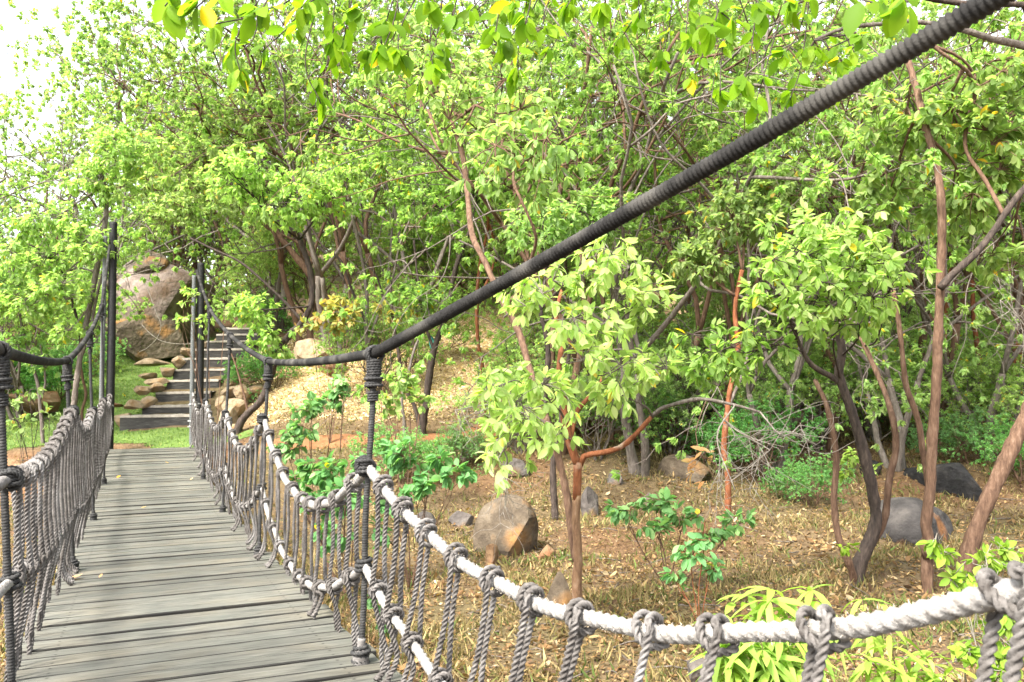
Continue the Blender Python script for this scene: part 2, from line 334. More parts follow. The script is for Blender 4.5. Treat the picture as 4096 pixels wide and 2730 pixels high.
def leaves(mb, P, D, Nn, L, W, col, hi=True, curl=.25):
    n = len(P); D = norm(D); S = norm(np.cross(D, Nn)); Nn = np.cross(S, D)
    L = np.broadcast_to(L, (n,)).reshape(-1, 1); W = np.broadcast_to(W, (n,)).reshape(-1, 1)*.5
    cu = (curl*(.4+R.rand(n, 1)))*L
    if hi:
        f = .18+.2*R.rand(n, 1)
        def row(s, w):
            m = P+D*L*s-Nn*cu*s*s; e = W*w
            return m, m-S*e+Nn*e*f, m+S*e+Nn*e*f
        rows = [row(.12, .5), row(.34, .94), (row(.62, .95)), row(.86, .5)]; tip = P+D*L-Nn*cu
        v = np.stack([P]+[a for m_, l_, r_ in rows for a in (l_, m_, r_)]+[tip], 1).reshape(-1, 3); k = 14
        b = np.arange(n)[:, None]*k; q = []
        for a in (1, 4, 7): q += [b+np.array([[a, a+1, a+4, a+3]]), b+np.array([[a+1, a+2, a+5, a+4]])]
        t = np.concatenate([b+np.array([[0, 2, 1]]), b+np.array([[0, 3, 2]]), b+np.array([[10, 11, 13]]), b+np.array([[11, 12, 13]])])
        mb.add(v, [np.concatenate(q), t], np.repeat(col, k, 0))
    else:
        f = .25+.3*R.rand(n, 1)
        m = P+D*L*.45-Nn*cu*.2; l = m-S*W+Nn*W*f; r = m+S*W+Nn*W*f; tip = P+D*L-Nn*cu
        v = np.stack([P, r, tip, l], 1).reshape(-1, 3); b = np.arange(n)[:, None]*4
        t = np.concatenate([b+np.array([[0, 1, 2]]), b+np.array([[0, 2, 3]])])
        mb.add(v, [t], np.repeat(col, 4, 0))
def rosettes(mb, C, A, per, L, W, pal, hi=True, droop=.55, spread=.9, curl=.25, gap=.03):
    """leaf whorls at twig tips C whose twigs point along A"""
    C = np.repeat(np.asarray(C, float), per, 0); A = np.repeat(norm(A), per, 0); n = len(C)
    rnd = norm(R.randn(n, 3)); side = norm(rnd-A*(rnd*A).sum(1, keepdims=True))
    D = norm(A*(.55+.5*R.rand(n, 1))+side*spread*(.6+.7*R.rand(n, 1))+np.array([[0, 0, -1.]])*droop*(.3+R.rand(n, 1)))
    Nn = norm(np.array([[0, 0, 1.]])+.5*A+.55*R.randn(n, 3))
    k = (.7+.6*R.rand(n))
    leaves(mb, C-A*(R.rand(n, 1)*gap*2)+side*gap*.3, D, Nn, L*k, W*k*(.85+.3*R.rand(n)), pick(pal, n), hi, curl)

# ------------------------------------------------------------------ trees
def wander(p, d, length, n, wig, trop=0., out=None):
    pts = [p]; d = norm(d)
    for i in range(n):
        d = norm(d+wig*R.randn(3)+V3(0, 0, trop)); pts.append(pts[-1]+d*length/n)
    return np.array(pts), d
def branchy(mb, p, d, length, r, level, tips, wig=.22, trop=.1, maxl=3, kids=(4, 4, 3), seg=(8, 6, 5, 4)):
    pts, dd = wander(p, d, length, 6, wig, trop)
    rad = np.linspace(r, r*.45, 7); sm = crom(pts, max(.05, length/14)); rs = np.interp(np.linspace(0, 1, len(sm)), np.linspace(0, 1, 7), rad)
    sweep(mb, sm, rs, seg[min(level, 3)], rough=.05 if level < 2 else 0)
    if level >= maxl:
        for f in (.35, .65, 1.0):
            q = pts[0]+(pts[-1]-pts[0])*f if f < 1 else pts[-1]
            tips.append((pts[min(6, int(f*6))], norm(dd+.3*R.randn(3)), f))
        return
    for k in range(kids[min(level, len(kids)-1)]):
        f = .35+.65*(k+R.rand())/kids[min(level, len(kids)-1)]
        i = min(5, int(f*6)); q = pts[i]+(pts[i+1]-pts[i])*(f*6-i if f*6-i < 1 else 1)
        rnd = norm(R.randn(3)); ax = norm(pts[i+1]-pts[i]); sd = norm(rnd-ax*(rnd@ax))
        nd = norm(ax*.55+sd*.85+V3(0, 0, .12))
        branchy(mb, q, nd, length*(.5+.25*R.rand()), r*.5, level+1, tips, wig*1.1, trop*.6, maxl, kids, seg)
def variant(seed, height, clear, stems, pal, bark, L=.1, per=7, spread=.45, kids=(4, 4, 3), hi=False, W=.5):
    """one tree of a kind: returns (trunk object, crown object) in local space, base at the origin"""
    global R
    R = np.random.RandomState(seed); mb = MB(); tips = []
    for s in range(stems):
        a = 2*math.pi*(s+R.rand()*.7)/stems; lean = spread*(.35+.65*R.rand()) if stems > 1 else .15
        d = V3(math.cos(a)*lean, math.sin(a)*lean, 1)
        r = (.028+.011*height)*(1 if stems == 1 else .5)*(.8+.4*R.rand())
        pts, dd = wander(V3(.07*math.cos(a), .07*math.sin(a), -.12), d, clear, 5, .1, .02)
        sm = crom(pts, .12); rs = np.linspace(r*1.25, r*.85, len(sm)); rs[:2] *= 1.2
        sweep(mb, sm, rs, 10, rough=.06)
        nb = 2+(R.rand() < .6)
        for b in range(nb):
            a2 = a+2.4*b+R.rand()
            branchy(mb, sm[-1] if b < 2 else sm[int(len(sm)*.7)], norm(dd+V3(math.cos(a2), math.sin(a2), .25)*(.55 if b else .3)), (height-clear)*(.62+.2*R.rand()), r*.7, 0, tips, .2, .08, 3 if kids[2] else 2, kids)
    tr = mb.build('trunk', M[bark])
    P = np.array([t[0] for t in tips]); A = np.array([t[1] for t in tips])
    lm = MB(); rosettes(lm, P, A, per, L, L*W, pal, hi=hi)
    cw = lm.build('crown', M['leaf'], smooth=False, use_col=True)
    return tr, cw
class Pts(np.ndarray):                                # polyline whose integer index is clamped to its ends
    def __getitem__(s, i):
        if isinstance(i, (int, np.integer)): i = int(np.clip(i, -len(s), len(s)-1)); return np.asarray(s)[i]
        return np.asarray(s)[i]
class Tree:
    """a hand-placed tree: stems drawn through measured points, foliage masses carried on real twigs"""
    def __init__(s, name, base, label, cat='tree', group=None):
        s.base = np.asarray(base, float); s.o = empty(name, base, label, cat, group); s.wood = {}; s.leaf = MB(); s.k = .6; s.nb = 0
    def stem(s, pts, r0_, r1_, bark='bark_brown', wig=.0, seg=10, part='trunk'):
        pts = [np.asarray(p, float) for p in pts]
        sm = crom(pts, .06)
        if wig: sm = sm+np.cumsum(R.randn(*sm.shape)*wig*.15, 0)*np.linspace(0, 1, len(sm))[:, None]*.3
        s.wood.setdefault((part, bark), MB())
        rs = np.linspace(r0_, r1_, len(sm))*s.k; rs *= 1+.05*np.sin(np.linspace(0, len(sm)*.35, len(sm)))
        sweep(s.wood[(part, bark)], sm, rs*(1+.07*R.randn(len(rs))*(np.arange(len(rs)) % 3 == 0)), max(seg, 12), rough=.07); return sm.view(Pts)
    def mass(s, src, c, rad, n, per, L, W, pal, hi=True, bark='bark_brown', br=.02, droop=.55, tw=.006, curl=.25, part='trunk', up=.15):
        """foliage mass of n leafy twigs in an ellipsoid, hung on a limb from src"""
        src = np.asarray(src, float); c = np.asarray(c, float); rad = np.asarray(rad, float)
        w = s.wood.setdefault((part, bark), MB())
        mid = (src+c)/2+V3(*(R.randn(3)*.08))*np.linalg.norm(c-src)
        limb = crom([src, mid, c], .1); sweep(w, limb, np.linspace(br, br*.5, len(limb)), 7, rough=.05)
        subs = [c+norm(R.randn(3))*rad*(.45+.2*R.rand()) for _ in range(max(3, n//9))]
        for q in subs:
            f = limb[int(len(limb)*(.5+.45*R.rand()))]
            b = crom([f, (f+q)/2+R.randn(3)*.05, q], .08); sweep(w, b, np.linspace(br*.5, tw*1.3, len(b)), 5)
        tips = []; ax = []
        for _ in range(n):
            d = norm(R.randn(3)); q = c+d*rad*(R.rand()**.45)
            f = subs[int(np.argmin([np.linalg.norm(q-x) for x in subs]))]
            b = crom([f, (f+q)/2+V3(0, 0, up)*np.linalg.norm(q-f)+R.randn(3)*.03, q], .06)
            sweep(w, b, np.linspace(tw, tw*.5, len(b)), 4, cap=False)
            a = norm(b[-1]-b[max(0, len(b)-3)]); tips.append(q); ax.append(a)
            if R.rand() < .6 and len(b) > 4: k = int(len(b)*(.4+.3*R.rand())); tips.append(b[k]); ax.append(norm(a+.5*R.randn(3)))
        rosettes(s.leaf, np.array(tips), np.array(ax), per, L, W, pal, hi=hi, droop=droop, curl=curl)
    def bare(s, src, c, rad, n, bark='twig', r=.006, part='bare_twigs', bend=.25):
        s.nb += 1; w = s.wood.setdefault((part+'#%d' % s.nb, bark), MB()); c = np.asarray(c, float); src = np.asarray(src, float)
        limb = crom([src, (src+c)/2+R.randn(3)*.08, c], .07); sweep(w, limb, np.linspace(r*2, r, len(limb)), 6)
        for _ in range(n):
            f = limb[int(len(limb)*(.3+.69*R.rand()))]; q = c+norm(R.randn(3))*np.asarray(rad)*(.5+.5*R.rand())
            b = crom([f, (f+q)/2+R.randn(3)*bend*np.linalg.norm(q-f)*.5, q], .05); sweep(w, b, np.linspace(r*.8, r*.35, len(b)), 4)
            for _k in range(3):
                f2 = b[int(len(b)*(.3+.6*R.rand()))]; d2 = norm(norm(q-f)+.9*R.randn(3)+V3(0, 0, -.25))
                b2, _d = wander(f2, d2, .12+.25*R.rand(), 4, .35); b2 = crom(b2, .04); sweep(w, b2, np.linspace(r*.45, r*.22, len(b2)), 4)
    def done(s, leaf='leaf', crown='crown'):
        b0 = next(iter(s.wood))[1]
        for (part, bark), mb in s.wood.items():
            o = mb.build('limb' if part == 'trunk' and bark != b0 else part.split('#')[0], M[bark], loc=s.base); o.parent = s.o; o.location = (0, 0, 0)
        if s.leaf.n:
            o = s.leaf.build(crown, M[leaf], smooth=True, use_col=True, loc=s.base); o.parent = s.o; o.location = (0, 0, 0)
        return s.o
# ------------------------------------------------------------------ camera, world, sun
cam = bpy.data.cameras.new('camera'); co = bpy.data.objects.new('camera', cam); COL.objects.link(co)
m3 = Matrix((Vector(right), Vector(up), Vector(-fwd))).transposed(); co.matrix_world = m3.to_4x4()
cam.sensor_width = 36; cam.lens = F/1024*36; cam.clip_end = 800; cam.clip_start = .02
cam.dof.use_dof = True; cam.dof.focus_distance = 5.6; cam.dof.aperture_fstop = 30.2/1000/.0042
sc.camera = co
w = bpy.data.worlds.new('World'); sc.world = w; w.use_nodes = True
n, l = w.node_tree.nodes, w.node_tree.links
SUN_EL, SUN_AZ = math.radians(50), math.radians(-143)        # azimuth from +Y towards +X
sky = n.new('ShaderNodeTexSky'); sky.sky_type = 'NISHITA'; sky.sun_disc = False
sky.sun_elevation = SUN_EL; sky.sun_rotation = SUN_AZ; sky.dust_density = 3; sky.air_density = 1.2
hs = n.new('ShaderNodeHueSaturation'); hs.inputs['Saturation'].default_value = .25
l.new(sky.outputs[0], hs.inputs['Color']); l.new(hs.outputs[0], n['Background'].inputs[0]); n['Background'].inputs[1].default_value = .15
sun = bpy.data.lights.new('sun', 'SUN'); sun.energy = 3.0; sun.angle = math.radians(15); sun.color = (1, .95, .86)
so = bpy.data.objects.new('sun', sun); COL.objects.link(so)
sd = Vector((math.sin(SUN_AZ)*math.cos(SUN_EL), math.cos(SUN_AZ)*math.cos(SUN_EL), math.sin(SUN_EL)))
so.rotation_euler = sd.to_track_quat('Z', 'Y').to_euler()
vs = sc.view_settings; vs.view_transform = 'Standard'; vs.look = 'None'; vs.exposure = EXPO; vs.gamma = 1
sc.cycles.max_bounces = 10; sc.cycles.transmission_bounces = 8; sc.cycles.diffuse_bounces = 6
sc.cycles.sample_clamp_indirect = 6

# ------------------------------------------------------------------ ground sheet
xs = np.concatenate([np.linspace(-260, -40, 12), np.linspace(-38, -17, 22), np.arange(-16, 18, .16), np.linspace(18.5, 40, 22), np.linspace(48, 260, 12)])
ys = np.concatenate([np.linspace(-160, -20, 10), np.linspace(-18, -3, 16), np.arange(-2, 30, .16), np.linspace(30.5, 95, 66), np.linspace(105, 320, 16)])
X, Y = np.meshgrid(xs, ys); Z = H(X.ravel(), Y.ravel())
nx, ny = len(xs), len(ys); i = np.arange(ny-1)[:, None]*nx+np.arange(nx-1)[None]
q = np.stack([i, i+1, i+nx+1, i+nx], -1).reshape(-1, 4)
x, y = X.ravel(), Y.ravel()
def sm(a, b, v): t = np.clip((v-a)/(b-a), 0, 1); return t*t*(3-2*t)
nz = noise2(x*.7, y*.7)
straw = sm(17.0, 18.6, y)*sm(31, 24, y)*sm(-5.9, -5., x)*sm(3.2, 1.2, x)
straw2 = sm(20.5, 22.5, y)*sm(40, 28, y)*sm(4, 7, x)*.7
red = np.clip(sm(13.2, 14.8, y)*sm(17.4, 16.6, y)*sm(-4.6, -5.6, x)+.55*sm(.1, .6, nz)*sm(7, 12, y), 0, 1)
c = np.array([[.118, .085, .05]])*(1-.0*nz[:, None])
c = c+(np.array([[.11, .09, .046]])-c)*sm(0, .6, -nz)[:, None]*.8
c = c+(np.array([[.15, .08, .043]])-c)*red[:, None]
c = c+(np.array([[.48, .37, .235]])-c)*np.clip(straw+straw2, 0, 1)[:, None]  # dry straw tone, raised so the slope's sunlight sits in the colour
ground = MB().add(np.stack([x, y, Z], 1), [q], c).build('ground', M['ground'], use_col=True); tag(ground, kind='structure')
# lawn sheet
lx = np.arange(-24, -5.0, .2); ly = np.arange(16.3, 28.5, .2); X, Y = np.meshgrid(lx, ly); Z = H(X.ravel(), Y.ravel())
edge = 17.05+.35*np.sin(lx*1.3)+.2*np.sin(lx*3.1)+np.where(lx < -9, (-9-lx)*.02, 0)
keep = (Y > edge[None]) & ~((X > -8.2) & (Y > 18.3)) & ~((X > -6.3) & (Y > 17.6)) & (Y < 28.3-.0*X)
nx = len(lx); i = np.arange(len(ly)-1)[:, None]*nx+np.arange(nx-1)[None]
kq = keep[:-1, :-1] & keep[1:, :-1] & keep[:-1, 1:] & keep[1:, 1:]
q = np.stack([i, i+1, i+nx+1, i+nx], -1)[kq]
lawn = MB().add(np.stack([X.ravel(), Y.ravel(), Z+.012], 1), [q]).build('lawn', M['lawn']); tag(lawn, kind='structure')
# red earth footpath winding along the bank
pp = [gp(262, 447), gp(320, 443), gp(380, 439), gp(435, 437), gp(500, 430), gp(570, 425), gp(640, 421), gp(720, 416), gp(800, 411), gp(870, 406), gp(950, 408), gp(1040, 412)]
pc = crom([V3(p[0], p[1], 0) for p in pp], .15); T = norm(np.gradient(pc, axis=0)); Np = np.stack([-T[:, 1], T[:, 0], 0*T[:, 0]], 1)
k = np.linspace(-1, 1, 7); wv = .26+.07*np.sin(np.arange(len(pc))*.23)+.04*np.sin(np.arange(len(pc))*.71)
pv = pc[:, None]+Np[:, None]*k[None, :, None]*wv[:, None, None]
pv = pv.reshape(-1, 3); pv[:, 2] = H(pv[:, 0], pv[:, 1])+np.tile(.03*(1-k**2)+.002, len(pc))
i = np.arange(len(pc)-1)[:, None]*7+np.arange(6)[None]; q = np.stack([i, i+1, i+8, i+7], -1).reshape(-1, 4)
tag(MB().add(pv, [q]).build('footpath', M['path']), kind='structure')

# ------------------------------------------------------------------ rope bridge
DT = np.array([-5, -2, 0, 3.52, 7.22, 10.68, 14.11, 17.9]); DZ = np.array([-.62, -.93, -1.08, -1.269, -1.377, -1.437, -1.331, -.963])
_dt = np.linspace(-5, 18.4, 400); _dz = np.interp(_dt, DT, DZ)
for _ in range(3): _dz = np.convolve(np.pad(_dz, 20, mode='reflect', reflect_type='odd'), np.ones(21)/21, 'same')[20:-20]
dz = lambda t: float(np.interp(t, _dt, _dz))
TI = [-.04, 3.52, 7.22, 10.68, 14.11, 17.75]
HR = [1.02, .20, .30, .76, 1.42, 2.95]                 # cable heights at the hangers and the tower
CU = [1.555, .79, .79, .79, .79, .80]
KN = {1: [-.10, -.345, -.205, -.215, -.083, .05], -1: [-.1, -.33, -.11, -.15, -.04, .05]}
SAG = {1: [.455, .42, .36, .3, .3], -1: [.2, .12, .2, .18, .18]}
LK = {1: [-.70, -.81, -.79, -.86, -.8, -.5], -1: [-.65, -.75, -.89, -.92, -.84, -.5]}
LS = {1: [.38, .40, .32, .28, .3], -1: [.06, .06, .1, .1, .2]}
def rail(side, t, K=KN, S=SAG, u=.753):
    j = min(4, max(0, int(np.searchsorted(TI, t)-1))); f = (t-TI[j])/(TI[j+1]-TI[j])
    if t < TI[0]: f = 0
    z = K[side][j]*(1-f)+K[side][j+1]*f-4*S[side][j]*f*(1-f)
    if t < TI[1]: u += (.125 if K is KN else .06)*(TI[1]-t)
    return side*u, z
lrail = lambda side, t: rail(side, t, LK, LS, .735)
root = empty('rope_bridge', B(0, 8, dz(8)), 'swaying rope footbridge with grey plank deck, white hand ropes and knotted rope net sides', 'bridge')
RI = root.matrix_world.inverted()
RB = np.array(B(0, 8, dz(8)))
def part(mb, name, mat, parent=None, **k):
    o = mb.build(name, mat, loc=RB, **k); o.parent = parent or root; o.location = (0, 0, 0); return o
# planks
t = -1.6; ax = V3(cy_, sy_, 0); hidden = MB()
while t < 17.75:
    wd = random.uniform(.15, .245); tm = t+wd/2; gap = random.choice([.005, .007, .011, .016, .024, .034])
    s_ = (dz(tm+.1)-dz(tm-.1))/.2; th = .022
    fw = norm(V3(-sy_, cy_, s_)); nn = norm(np.cross(ax, fw))
    mb = MB(); hl = .815+random.uniform(-.02, .025)
    # slightly waney, bevelled board in its own space (x along the board)
    nb = 24; xx = np.linspace(-hl, hl, nb); e1 = wd/2-gap/2+.0025*np.cumsum(R.randn(nb))*.4; e2 = wd/2-gap/2+.0025*np.cumsum(R.randn(nb))*.4
    bow = .004*R.randn()*(1-(xx/hl)**2)
    prof = []
    for a, e_, f_, b_ in zip(xx, e1.clip(wd/2-gap-.004, wd/2-.001), e2.clip(wd/2-gap-.004, wd/2-.001), bow):
        v = .006; prof.append([(a, -e_, -th+b_), (a, -e_, th-v+b_), (a, -e_+v, th+b_), (a, f_-v, th+b_), (a, f_, th-v+b_), (a, f_, -th+b_)])
    prof = np.array(prof); ii = np.arange(nb-1)[:, None]*6+np.arange(6)[None]; jj = np.arange(nb-1)[:, None]*6+(np.arange(6)[None]+1) % 6
    mb.add(prof.reshape(-1, 3), [np.stack([ii, ii+6, jj+6, jj], -1).reshape(-1, 4), [list(range(6))], [[x_+(nb-1)*6 for x_ in range(5, -1, -1)]]])
    c0 = B(0, tm, dz(tm)-th+random.uniform(-.004, .004))-RB
    a2 = norm(ax+fw*random.uniform(-.006, .006)); m = Matrix((Vector(a2), Vector(np.cross(nn, a2)), Vector(nn))).transposed().to_4x4(); m.translation = Vector(c0)
    if t > 1.4:
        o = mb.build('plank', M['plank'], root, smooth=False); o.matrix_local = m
    else:
        mm = np.array(m); hidden.add(np.concatenate(mb.v)@mm[:3, :3].T+mm[:3, 3], [np.concatenate(v_) for v_ in mb.f.values()])
    t += wd
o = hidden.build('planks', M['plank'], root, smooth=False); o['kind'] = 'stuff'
for sd_ in (-1, 1):
    part(sweep(MB(), [B(sd_*.6, a, dz(a)-.075) for a in np.arange(-1.6, 17.9, .3)], .028, 8), 'bearer_cable', M['cable'])
# main cables
for sd_ in (-1, 1):
    mb = MB()
    P = [B(sd_*1.9, -1.65, 1.425), B(sd_*CU[0], TI[0], HR[0]), B(sd_*CU[1], TI[1], HR[1])]
    near = np.vstack([P[0]+(P[2]-P[0])*f for f in np.linspace(0, 1, 1500)]); near[:, 2] -= .05*np.sin(np.linspace(0, math.pi, 1500))
    sweep(mb, near, .0275*(1+.03*np.sin(np.linspace(0, 60, 1500))), 14, 1, .11, .0165, rough=.02)
    pts = [B(sd_*CU[1], TI[1], HR[1])]
    for j in range(1, 5):
        zj = lambda q_: HR[q_]-(.42 if q_ == 5 and sd_ > 0 else 0)
        A_, B_ = B(sd_*CU[j], TI[j], HR[j]), B(sd_*CU[j+1], TI[j+1], zj(j+1))
        for f in np.linspace(0, 1, 14)[1:]: p = A_+(B_-A_)*f; p = p-V3(0, 0, .1*f*(1-f)); pts.append(p)
    far = np.vstack([pts[k_]+(pts[k_+1]-pts[k_])*np.linspace(0, 1, 30, endpoint=False)[:, None] for k_ in range(len(pts)-1)]+[pts[-1][None]])
    sweep(mb, far, .027, 12, 1, .05, .03)
    part(mb, 'main_cable', M['cable'])
# hand ropes and lower net ropes
for sd_ in (-1, 1):
    for nm, fn, rr, t0 in (('hand_rope', rail, .0245, TI[0]), ('lower_rope', lrail, .021, TI[0])):
        ts = np.arange(-1.5, TI[5]+.01, .02); P = np.array([B(fn(sd_, a)[0], a, fn(sd_, a)[1]) for a in ts])
        P = P+.004*np.stack([np.sin(ts*9), np.sin(ts*7+1), np.sin(ts*11+2)], 1)
        part(sweep(MB(), crom(P, .009), rr, 18, 3, .34, .036, rough=.05), nm, M['rope_grey' if sd_ < 0 and nm == 'hand_rope' else 'rope_white'])
    # loose fibres standing off the weathered hand rope
    fm = MB(); nf = 5200 if sd_ > 0 else 1500; tf = TI[0]+.1+6.5*R.rand(nf)**1.5; c_ = np.array([B(rail(sd_, a)[0], a, rail(sd_, a)[1]) for a in tf]); d_ = norm(R.randn(nf, 3))
    d_ = norm(d_-.6*d_*0); ln = .004+.009*R.rand(nf)**2
    leaves(fm, c_+d_*.0215, norm(d_+.9*R.randn(nf, 3)), R.randn(nf, 3), ln, .0011, np.tile([.42, .38, .34], (nf, 1))*(.6+.8*R.rand(nf, 1)), False, .5)
    fz = part(fm, 'rope_fuzz', M['straw'], smooth=False, use_col=True); fz['kind'] = 'stuff'
# hangers with their lashings
def coil(c, axis, rad, turns, length, n=10, ph=0., jit=.0):
    axis = norm(axis); a = V3(0, 0, 1) if abs(axis[2]) < .9 else V3(-sy_, cy_, 0); e1 = norm(a-axis*(a@axis)); e2 = np.cross(axis, e1); th_ = np.linspace(0, turns*2*math.pi, int(turns*n)+1)+ph
    r_ = rad*(1+jit*np.sin(th_*.37+ph)); return c+axis*np.linspace(-.5, .5, len(th_))[:, None]*length+r_[:, None]*(np.cos(th_)[:, None]*e1+np.sin(th_)[:, None]*e2)
for sd_ in (-1, 1):
    for j in range(0, 5):
        a, b = B(sd_*(.715 if j else .8), TI[j], dz(TI[j])-.05), B(sd_*CU[j], TI[j], HR[j]-.01)
        kz = KN[sd_][j]; kr = B(rail(sd_, TI[j])[0]-sd_*.012, TI[j], kz)
        near = j <= 2
        mid1 = a+(b-a)*.5+V3(*R.randn(3))*.006
        P = crom([a, a+(b-a)*.25+R.randn(3)*.006, mid1, a+(b-a)*.78, b], .0035 if near else .02)
        hg = part(sweep(MB(), P, .0165, 12, 1 if near else 0, .1, .0125), 'hanger', M['rope_black'])
        d = norm(b-a); st = .004 if near else .02; sg = 10 if near else 6
        def lash(pts, r_): 
            part(sweep(MB(), crom(pts, st), r_, sg*2, 3, .7, .016), 'lashing', M['rope_black'], hg)
        lash(np.vstack([coil(b-d*.06, d, .030, 6, .075), coil(b-d*.125, d, .033, 5, .055, jit=.25)]), .0085)
        lash(np.vstack([coil(b+V3(0, 0, .005), norm(B(0, 1, 0)-B(0, 0, 0)), .037, 3, .06)]), .009)
        lash(np.vstack([coil(b-d*.2, d, .022, 4, .05)]), .007)
        lash(np.vstack([coil(kr, d, .034, 3.5, .06, jit=.2), coil(kr, norm(B(0, 1, .2)-B(0, 0, 0)), .04, 2.2, .07)]), .0105)
        lz = B(lrail(sd_, TI[j])[0], TI[j], LK[sd_][j]); lash(coil(lz, d, .032, 3, .06, jit=.2), .011)
        lash(np.vstack([coil(a+d*.08, d, .032, 5, .1, jit=.25)]), .011)
        # frayed bound foot on the deck
        part(sweep(MB(), crom([a+d*.0, a+d*.06, a+d*.12, a+d*.16], .008), np.array([.042, .040, .032, .02])[np.minimum(3, (np.linspace(0, 3.99, len(crom([a+d*.0, a+d*.06, a+d*.12, a+d*.16], .008)))).astype(int))], 12, 5, .12, .07), 'foot_binding', M['rope_grey' if sd_ > 0 and j < 2 else 'rope_black'], hg)
# rope net: each net rope climbs from the deck edge, hitches the lower and the upper rope and comes down again
def net(sd_, t):
    near = t < 4.3; mid = t < 8
    r_ = random.uniform(.0118, .0138)
    u1, z1 = rail(sd_, t); jl = random.uniform(-.03, .03); tl = t+jl; u2, z2 = lrail(sd_, tl)
    e = .03
    Tm = norm(V3(0, 1, (rail(sd_, t+.02)[1]-rail(sd_, t-.02)[1])/.04)); Tl = norm(V3(0, 1, (lrail(sd_, tl+.02)[1]-lrail(sd_, tl-.02)[1])/.04))
    S = V3(-sd_, 0, 0)
    def hel(c, T_, rad, a0, a1, o0, o1, n_):
        U = np.cross(T_, S)*(1 if np.cross(T_, S)[2] > 0 else -1); th_ = np.linspace(math.radians(a0), math.radians(a1), n_)
        return c+rad*(np.cos(th_)[:, None]*S+np.sin(th_)[:, None]*U)+T_*np.linspace(o0, o1, n_)[:, None]
    w_ = random.uniform(.05, .095); dk = dz(t)
    hu = z1-z2
    foot_in = random.random() < (.22 if sd_ > 0 else .1)
    ub = sd_*random.uniform(.745, .79)
    def foot(sgn):
        tt = tl+sgn*random.uniform(.02, .06)
        if foot_in:
            v = [V3(ub-sd_*.02, tt, dk+.13), V3(ub-sd_*.06, tt, dk+.035), V3(ub-sd_*(.075+random.random()*.025), tt+random.uniform(-.03, .03), dk+.014)]
        else:
            v = [V3(ub, tt, dk+.1), V3(ub+sd_*.005, tt, dk+.01), V3(ub+sd_*.01, tt, dk-.06)]
        return v
    P = []
    P += foot(-1)[::-1]
    P += list(hel(V3(u2, tl-.018, z2), Tl, .034, -20, 360, -.012, .012, 9))
    P += [V3(u1*.5+u2*.5-sd_*.024, (t-w_*.8)*.5+(tl-.01)*.5, z2+hu*.5+random.uniform(-.02, .02))]
    P += list(hel(V3(u1, t, z1), Tm, .039, 0, 180, -w_*.8, w_*.1, 5))
    P += list(hel(V3(u1, t, z1), Tm, .041, 225, 540, -w_*.5, w_*.75, 9))
    P += [V3(u1*.5+u2*.5+sd_*.026, (t+w_*.8)*.5+(tl+.01)*.5, z2+hu*.5+random.uniform(-.02, .02))]
    P += list(hel(V3(u2, tl+.02, z2), Tl, .034, 190, 540, -.012, .012, 9))
    P += foot(1)
    P = np.array([B(*p) for p in P])
    P = crom(P, .0042 if near else .0062 if mid else .012)
    n_ = len(P); rad = np.full(n_, r_)
    if foot_in:
        k_ = 12 if near else 8 if mid else 4; rad[:k_] *= np.linspace(1.5, 1.0, k_); rad[-k_:] *= np.linspace(1.0, 1.5, k_)
    mb = sweep(MB(), P, rad, 24 if near else 18 if mid else 12, 3, .9 if near else .8, .02 if mid else .036)
    part(mb, 'net_rope', M['rope_grey'])
for t in (.05, .26, .475, .885, 1.2, 1.45, 1.77, 2.05, 2.31, 2.59, 2.86, 3.1, 3.32): net(1, t)
for k in range(8): net(-1, .3+.4*k+random.uniform(-.04, .04))
for j in range(1, 5):
    for k in range(9): net(1, TI[j]+(TI[j+1]-TI[j])*(.075+.85*(k+random.uniform(-.16, .16))/8))
    nl = (13, 12, 10, 8)[j-1]
    for k in range(nl): net(-1, TI[j]+(TI[j+1]-TI[j])*(.04+.92*(k+random.uniform(-.12, .12))/(nl-1)))

# tower posts: a black pole and a thinner grey pole wired together
def post(sd_, ug, ub, label):
    base = B(sd_*.82, 17.9, h1(*B(sd_*.82, 17.9, 0)[:2])); o = empty('bridge_post', base, label, 'post', 'posts carrying the rope bridge')
    def pole(u, tt, r_, z, mat, s0):
        p0 = B(u, tt, base[2]-.4); p1 = B(u+.02, tt, z); P = crom([p0, (p0+p1)/2+V3(.01*s0, 0, 0), p1], .05)
        x = sweep(MB(), P, np.linspace(r_*1.05, r_*.9, len(P)), 16, rough=.02).build('pole', M[mat], loc=base); x.parent = o; x.location = (0, 0, 0)
    pole(ub, 17.93, .078, 3.45 if sd_ < 0 else 2.72, 'pole_black', 1); pole(ug, 17.86, .045, 3.15 if sd_ < 0 else 2.45, 'pole_grey', -1)
    for z in (-.62, -.5, -.18):
        c = B((ug+ub)/2, 17.87, z); a = B(1, 0, 0)-B(0, 0, 0); b = B(0, 1, .25*random.uniform(-1, 1))-B(0, 0, 0)
        th_ = np.linspace(0, 4*math.pi, 50); wm_ = c+V3(0, 0, .014)*th_[:, None]/6.28+np.cos(th_)[:, None]*a*(abs(ug-ub)/2+.075)+np.sin(th_)[:, None]*b*.085
        x = sweep(MB(), wm_, .0042, 5).build('wire_tie', M['wire'], loc=base); x.parent = o; x.location = (0, 0, 0)
post(-1, -.90, -.765, 'black and grey pole pair wired together beside the open lawn')
post(1, .74, .872, 'black and grey pole pair wired together in front of the timber steps')

